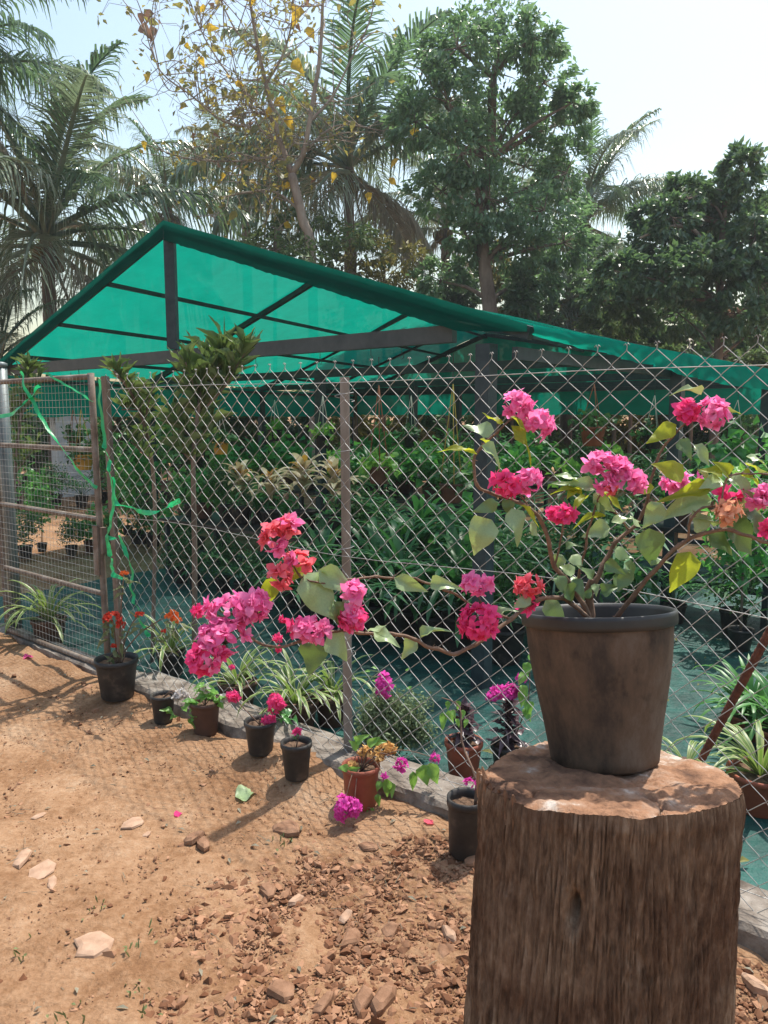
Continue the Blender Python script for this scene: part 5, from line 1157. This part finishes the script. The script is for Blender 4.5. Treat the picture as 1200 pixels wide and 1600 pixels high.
palm(912, 345, 21, 3.1, 'coconut palm with drooping fronds between the two leafy trees', 5, 24)
palm(383, 268, 25, 2.6, 'slender distant coconut palm beyond the ridge', 6, 20, tr=.14)
palm(262, 325, 22, 3.1, 'coconut palm with dry hanging fronds just above the gable peak', 7, 22, dry=7)
palm(696, 352, 23, 3.0, 'small coconut palm partly behind the tall leafy tree', 8, 20)
palm(2, 560, 14.5, 2.0, 'low palm crown drooping beside the lower end of the gable', 11, 16, dry=3)
palm(890, 470, 19, 2.2, 'low young coconut palm at the foot of the drooping one', 9, 16, dry=2)

# leaning, half-bare tree with big yellowing leaves --------------------------
YT = 15.6
b = at(490, 660, YT); b.z = -.02
teak = thing('bare_tree', b, 'leaning half-bare tree with large yellowing leaves behind the ridge', 'tree')
def tk(l): return [at(u, v, YT + dy) for u, v, dy in l]
limb(teak, [b] + tk([(488, 420, 0), (472, 340, 0), (456, 272, 0)]), .10, .085, m_palebark, 'trunk')
main = [tk([(456, 272, 0), (436, 215, .1), (420, 150, .2), (404, 80, .2), (392, 10, .2), (382, -60, .2)]), tk([(456, 272, 0), (474, 240, -.1), (482, 200, -.2), (490, 150, -.2), (500, 90, -.2), (504, 10, -.3), (506, -50, -.3)]),
        tk([(448, 252, 0), (420, 246, .1), (370, 252, .2), (310, 250, .2), (260, 240, .3)]), tk([(430, 195, .1), (400, 160, .3), (360, 120, .4), (320, 60, .5), (300, 10, .5)]), tk([(440, 225, .1), (400, 200, 0), (350, 190, -.2), (300, 150, -.3), (250, 110, -.3), (225, 40, -.3)]),
        tk([(484, 190, -.2), (520, 150, 0), (545, 100, .1), (575, 40, .2), (590, -20, .2)]), tk([(478, 235, -.1), (510, 205, .2), (540, 195, .3), (600, 205, .4)]), tk([(416, 130, .2), (440, 90, .3), (455, 40, .4), (460, -20, .4)]), tk([(404, 80, .2), (370, 50, .1), (340, -10, 0)]), tk([(470, 330, 0), (430, 300, .2), (390, 300, .2), (340, 310, .2)])]
rr = random.Random(5); tips = []
for i, P in enumerate(main):
    limb(teak, P, .06 if i < 2 else .028, .022 if i < 2 else .009, m_palebark)
for i in range(230):                    # fine twigs
    P = main[rr.choice([0, 1, 2, 3, 4, 4, 3, 2, 5, 6, 7, 8, 9])]; k = rr.randrange(len(P) - 1); q = P[k].lerp(P[k + 1], rr.random())
    d = Vector((rr.gauss(-.1, .8), rr.gauss(0, .6), rr.gauss(.15, .6))).normalized(); L = rr.uniform(.5, 1.3)
    a = q + d * L * .5 + Vector((rr.gauss(0, .08), 0, rr.gauss(.05, .1))); e = q + d * L + Vector((rr.gauss(0, .15), 0, rr.gauss(.1, .15)))
    limb(teak, [q, a, e], .012, .005, m_palebark, 'twig', 4); tips += [a, e, a.lerp(e, .5)]
tm = MB(); left = [q for q in tips if q.x < at(440, 200, YT).x]; extra = []
for i in range(420):
    q = rr.choice(left) if i % 3 else rr.choice(tips); d = Vector((rr.gauss(0, 1), rr.gauss(0, .5), rr.gauss(0, .8))).normalized(); L = rr.uniform(.3, .8)
    a = q + d * L * .5 + Vector((rr.gauss(0, .06), 0, rr.gauss(.02, .06))); e = q + d * L + Vector((rr.gauss(0, .1), 0, rr.gauss(.05, .12))); tm.tube([q, a, e], [.006, .005, .003], 3); extra += [a, e]
tm.build('fine_twig', m_palebark, teak)['kind'] = 'stuff'; tips += extra
L_tk, L_ty, L_tb = leaf_set(g_teak, 'ovate', 3, .3, .4, 5), leaf_set(g_teaky, 'ovate', 3, .3, .4, 5), leaf_set(g_teakb, 'ovate', 3, .4, .5, 5)
for i in range(300):
    q = rr.choice(tips) + Vector((rr.gauss(0, .05), rr.gauss(0, .05), rr.gauss(0, .05))); k = rr.random(); ms = L_tk if k < .74 else L_ty if k < .88 else L_tb
    L = rr.uniform(.12, .25); d = Vector((rr.gauss(0, 1), rr.gauss(0, .6), rr.gauss(-.5, .6))).normalized()
    put_leaf(teak, q, q + d * L, L * .62, None, Vector((rr.gauss(0, .6), -.6, rr.gauss(.4, .4))), i, ms)
C = np.array([(rr.choice(tips) + Vector((rr.gauss(0, .12), rr.gauss(0, .12), rr.gauss(0, .12))))[:] for _ in range(1250)]); obj('small_foliage', scatter_mesh('small_foliage', C, .12, .07, g_teak, .3, seed=4), teak)['kind'] = 'stuff'
for i, (u, v, w) in enumerate(((235, 15, 30), (218, 40, 34), (245, 45, 28), (222, 20, 24), (432, 152, 34), (446, 182, 30), (640, 196, 34), (456, 95, 36), (525, 270, 20), (608, 278, 22), (575, 300, 22), (470, 10, 40), (480, 42, 30))):
    q = at(u, v, YT + .2); L = px(w * .75, q); put_leaf(teak, q, q + Vector((rr.uniform(-.6, .8), -.1, -.5)).normalized() * L, L * .7, None, Vector((0, -1, .3)), i, L_ty if i > 3 else L_tb)

# ------------------------------------------------------------------ litter and weeds on the earth
def litter(u, v, L, w, mat, label, name='fallen_leaf', rz=0.0, lift=.006):
    p = on_ground(u, v); p.z = gz(p.x, p.y) + lift; l = px(L, p)
    tag(obj(name, leaf_mesh(name, mat, .25, .12, 'ovate', int(u)), None, TRS(p, rz, (l, px(w, p) * 1.8, l), .1, -.12)), label, 'leaf' if 'leaf' in name else 'petal', 'leaves and petals fallen on the earth')
litter(368, 1256, 40, 20, g_pale, 'pale green fallen leaf lying by the bare-stemmed black pot', rz=.35)
litter(272, 1280, 13, 9, p_deep, 'single pink petal on the bare earth', 'fallen_petal', .4)
litter(36, 1042, 16, 9, p_deep, 'pink petal on the ground in front of the gate', 'fallen_petal', .2)
litter(668, 1312, 14, 10, p_coral, 'faded coral petal near the terracotta pot', 'fallen_petal', 1.0)
litter(1186, 1500, 40, 14, g_brown, 'curled brown leaf behind the stump at the edge of the frame', rz=2.2)
mb = MB(); r = random.Random(77); cnt = 0
while cnt < 420:                        # bits of straw, twig and dry leaf trodden into the earth
    x = r.uniform(-2.6, 1.6); y = r.uniform(1.5, 4.6)
    if (Vector((x, y, 0)) - FA).dot(FN) > -.2: continue
    cnt += 1; q = Vector((x, y, gz(x, y) + .009)); a = r.uniform(0, 6.28); L = r.choice((.012, .02, .03, .045)) * r.uniform(.7, 1.3); d = Vector((math.cos(a), math.sin(a), r.uniform(-.05, .12)))
    if cnt % 3: mb.tube([q, q + d * L * .5 + Vector((0, 0, .002)), q + d * L], .0007 + .0006 * r.random(), 4)
    else: mb.strip([q, q + d * L * .35 + Vector((0, 0, .003)), q + d * L * .7], [.001, .006, .001], Vector((r.gauss(0, .3), r.gauss(0, .3), 1)), .4)
tag(mb.build('plant_litter', g_palmdry), 'scattered straw and dry leaf bits on the earth', None, None, 'stuff')
mb = MB(); r = random.Random(78)
for k in range(170):                    # fallen bits on the weed cloth
    q = fp(r.uniform(-3, 4.5), r.uniform(.2, 3.6), .035); a = r.uniform(0, 6.28); L = r.uniform(.02, .07); d = Vector((math.cos(a), math.sin(a), r.uniform(-.05, .1)))
    mb.strip([q, q + d * L * .4 + Vector((0, 0, .008)), q + d * L], [.002, L * .2, .001], Vector((r.gauss(0, .3), r.gauss(0, .3), 1)), .4)
tag(mb.build('cloth_litter', g_olive), 'dry leaves scattered over the weed cloth', None, None, 'stuff')
def weed(u, v, n, hpx, label, seed):
    r = random.Random(seed); p = on_ground(u, v); p.z = gz(p.x, p.y); t = thing('weed', p, label, 'weed', 'small weeds on the earth'); h = px(hpx * .6, p); n = max(5, n // 2)
    mb = MB()
    for i in range(n):
        q = p + Vector((r.gauss(0, .025), r.gauss(0, .03), 0)); d = Vector((r.gauss(0, .5), r.gauss(0, .4), 1)).normalized()
        mb.strip([q, q + d * h * .5, q + d * h * r.uniform(.7, 1.1) + Vector((0, 0, -.1 * h))], [.0015, .003, .0005], Vector((0, -1, .3)))
    o = mb.build('foliage', g_ixora, t); o['kind'] = 'stuff'
    for i in range(n // 2): 
        q = p + Vector((r.gauss(0, .02), r.gauss(0, .025), r.uniform(.004, .5 * h))); put_leaf(t, q, q + Vector((r.gauss(0, 1), r.gauss(0, 1), .4)).normalized() * h * .5, h * .28, None, Vector((0, 0, 1)), i, L_ix)
weed(440, 1322, 14, 26, 'tiny green weed beside the flat brown stone', 1); weed(100, 1595, 16, 28, 'low weed tuft at the bottom edge of the bare earth', 2); weed(145, 1430, 10, 22, 'thin dry weed above the long pale slab', 3)
weed(215, 1560, 12, 24, 'grassy weed at the lower border of the gravel', 4); weed(225, 1590, 8, 30, 'upright green seedling at the bottom edge', 5); weed(40, 1490, 6, 30, 'thin dry stalk tuft at the border of the picture', 6)
weed(1135, 1600, 10, 30, 'small green weed at the foot of the stump', 7); weed(215, 1495, 12, 30, 'pale weed beside the long slab', 8)

# ------------------------------------------------------------------ haze volume added to lighten the dark of the trees
mh, nt, N, L, P = new_mat('haze'); N.remove(P); pv = N.new('ShaderNodeVolumePrincipled')
pv.inputs['Color'].default_value = (.86, .93, 1.0, 1); pv.inputs['Density'].default_value = .0015; pv.inputs['Anisotropy'].default_value = .25
L.new(pv.outputs[0], N['Material Output'].inputs['Volume'])
hz = MB().box((0, 14, 7.5), 60, 40, 18).build('haze', mh); tag(hz, 'faint pale haze in the air among the trees', None, None, 'stuff')
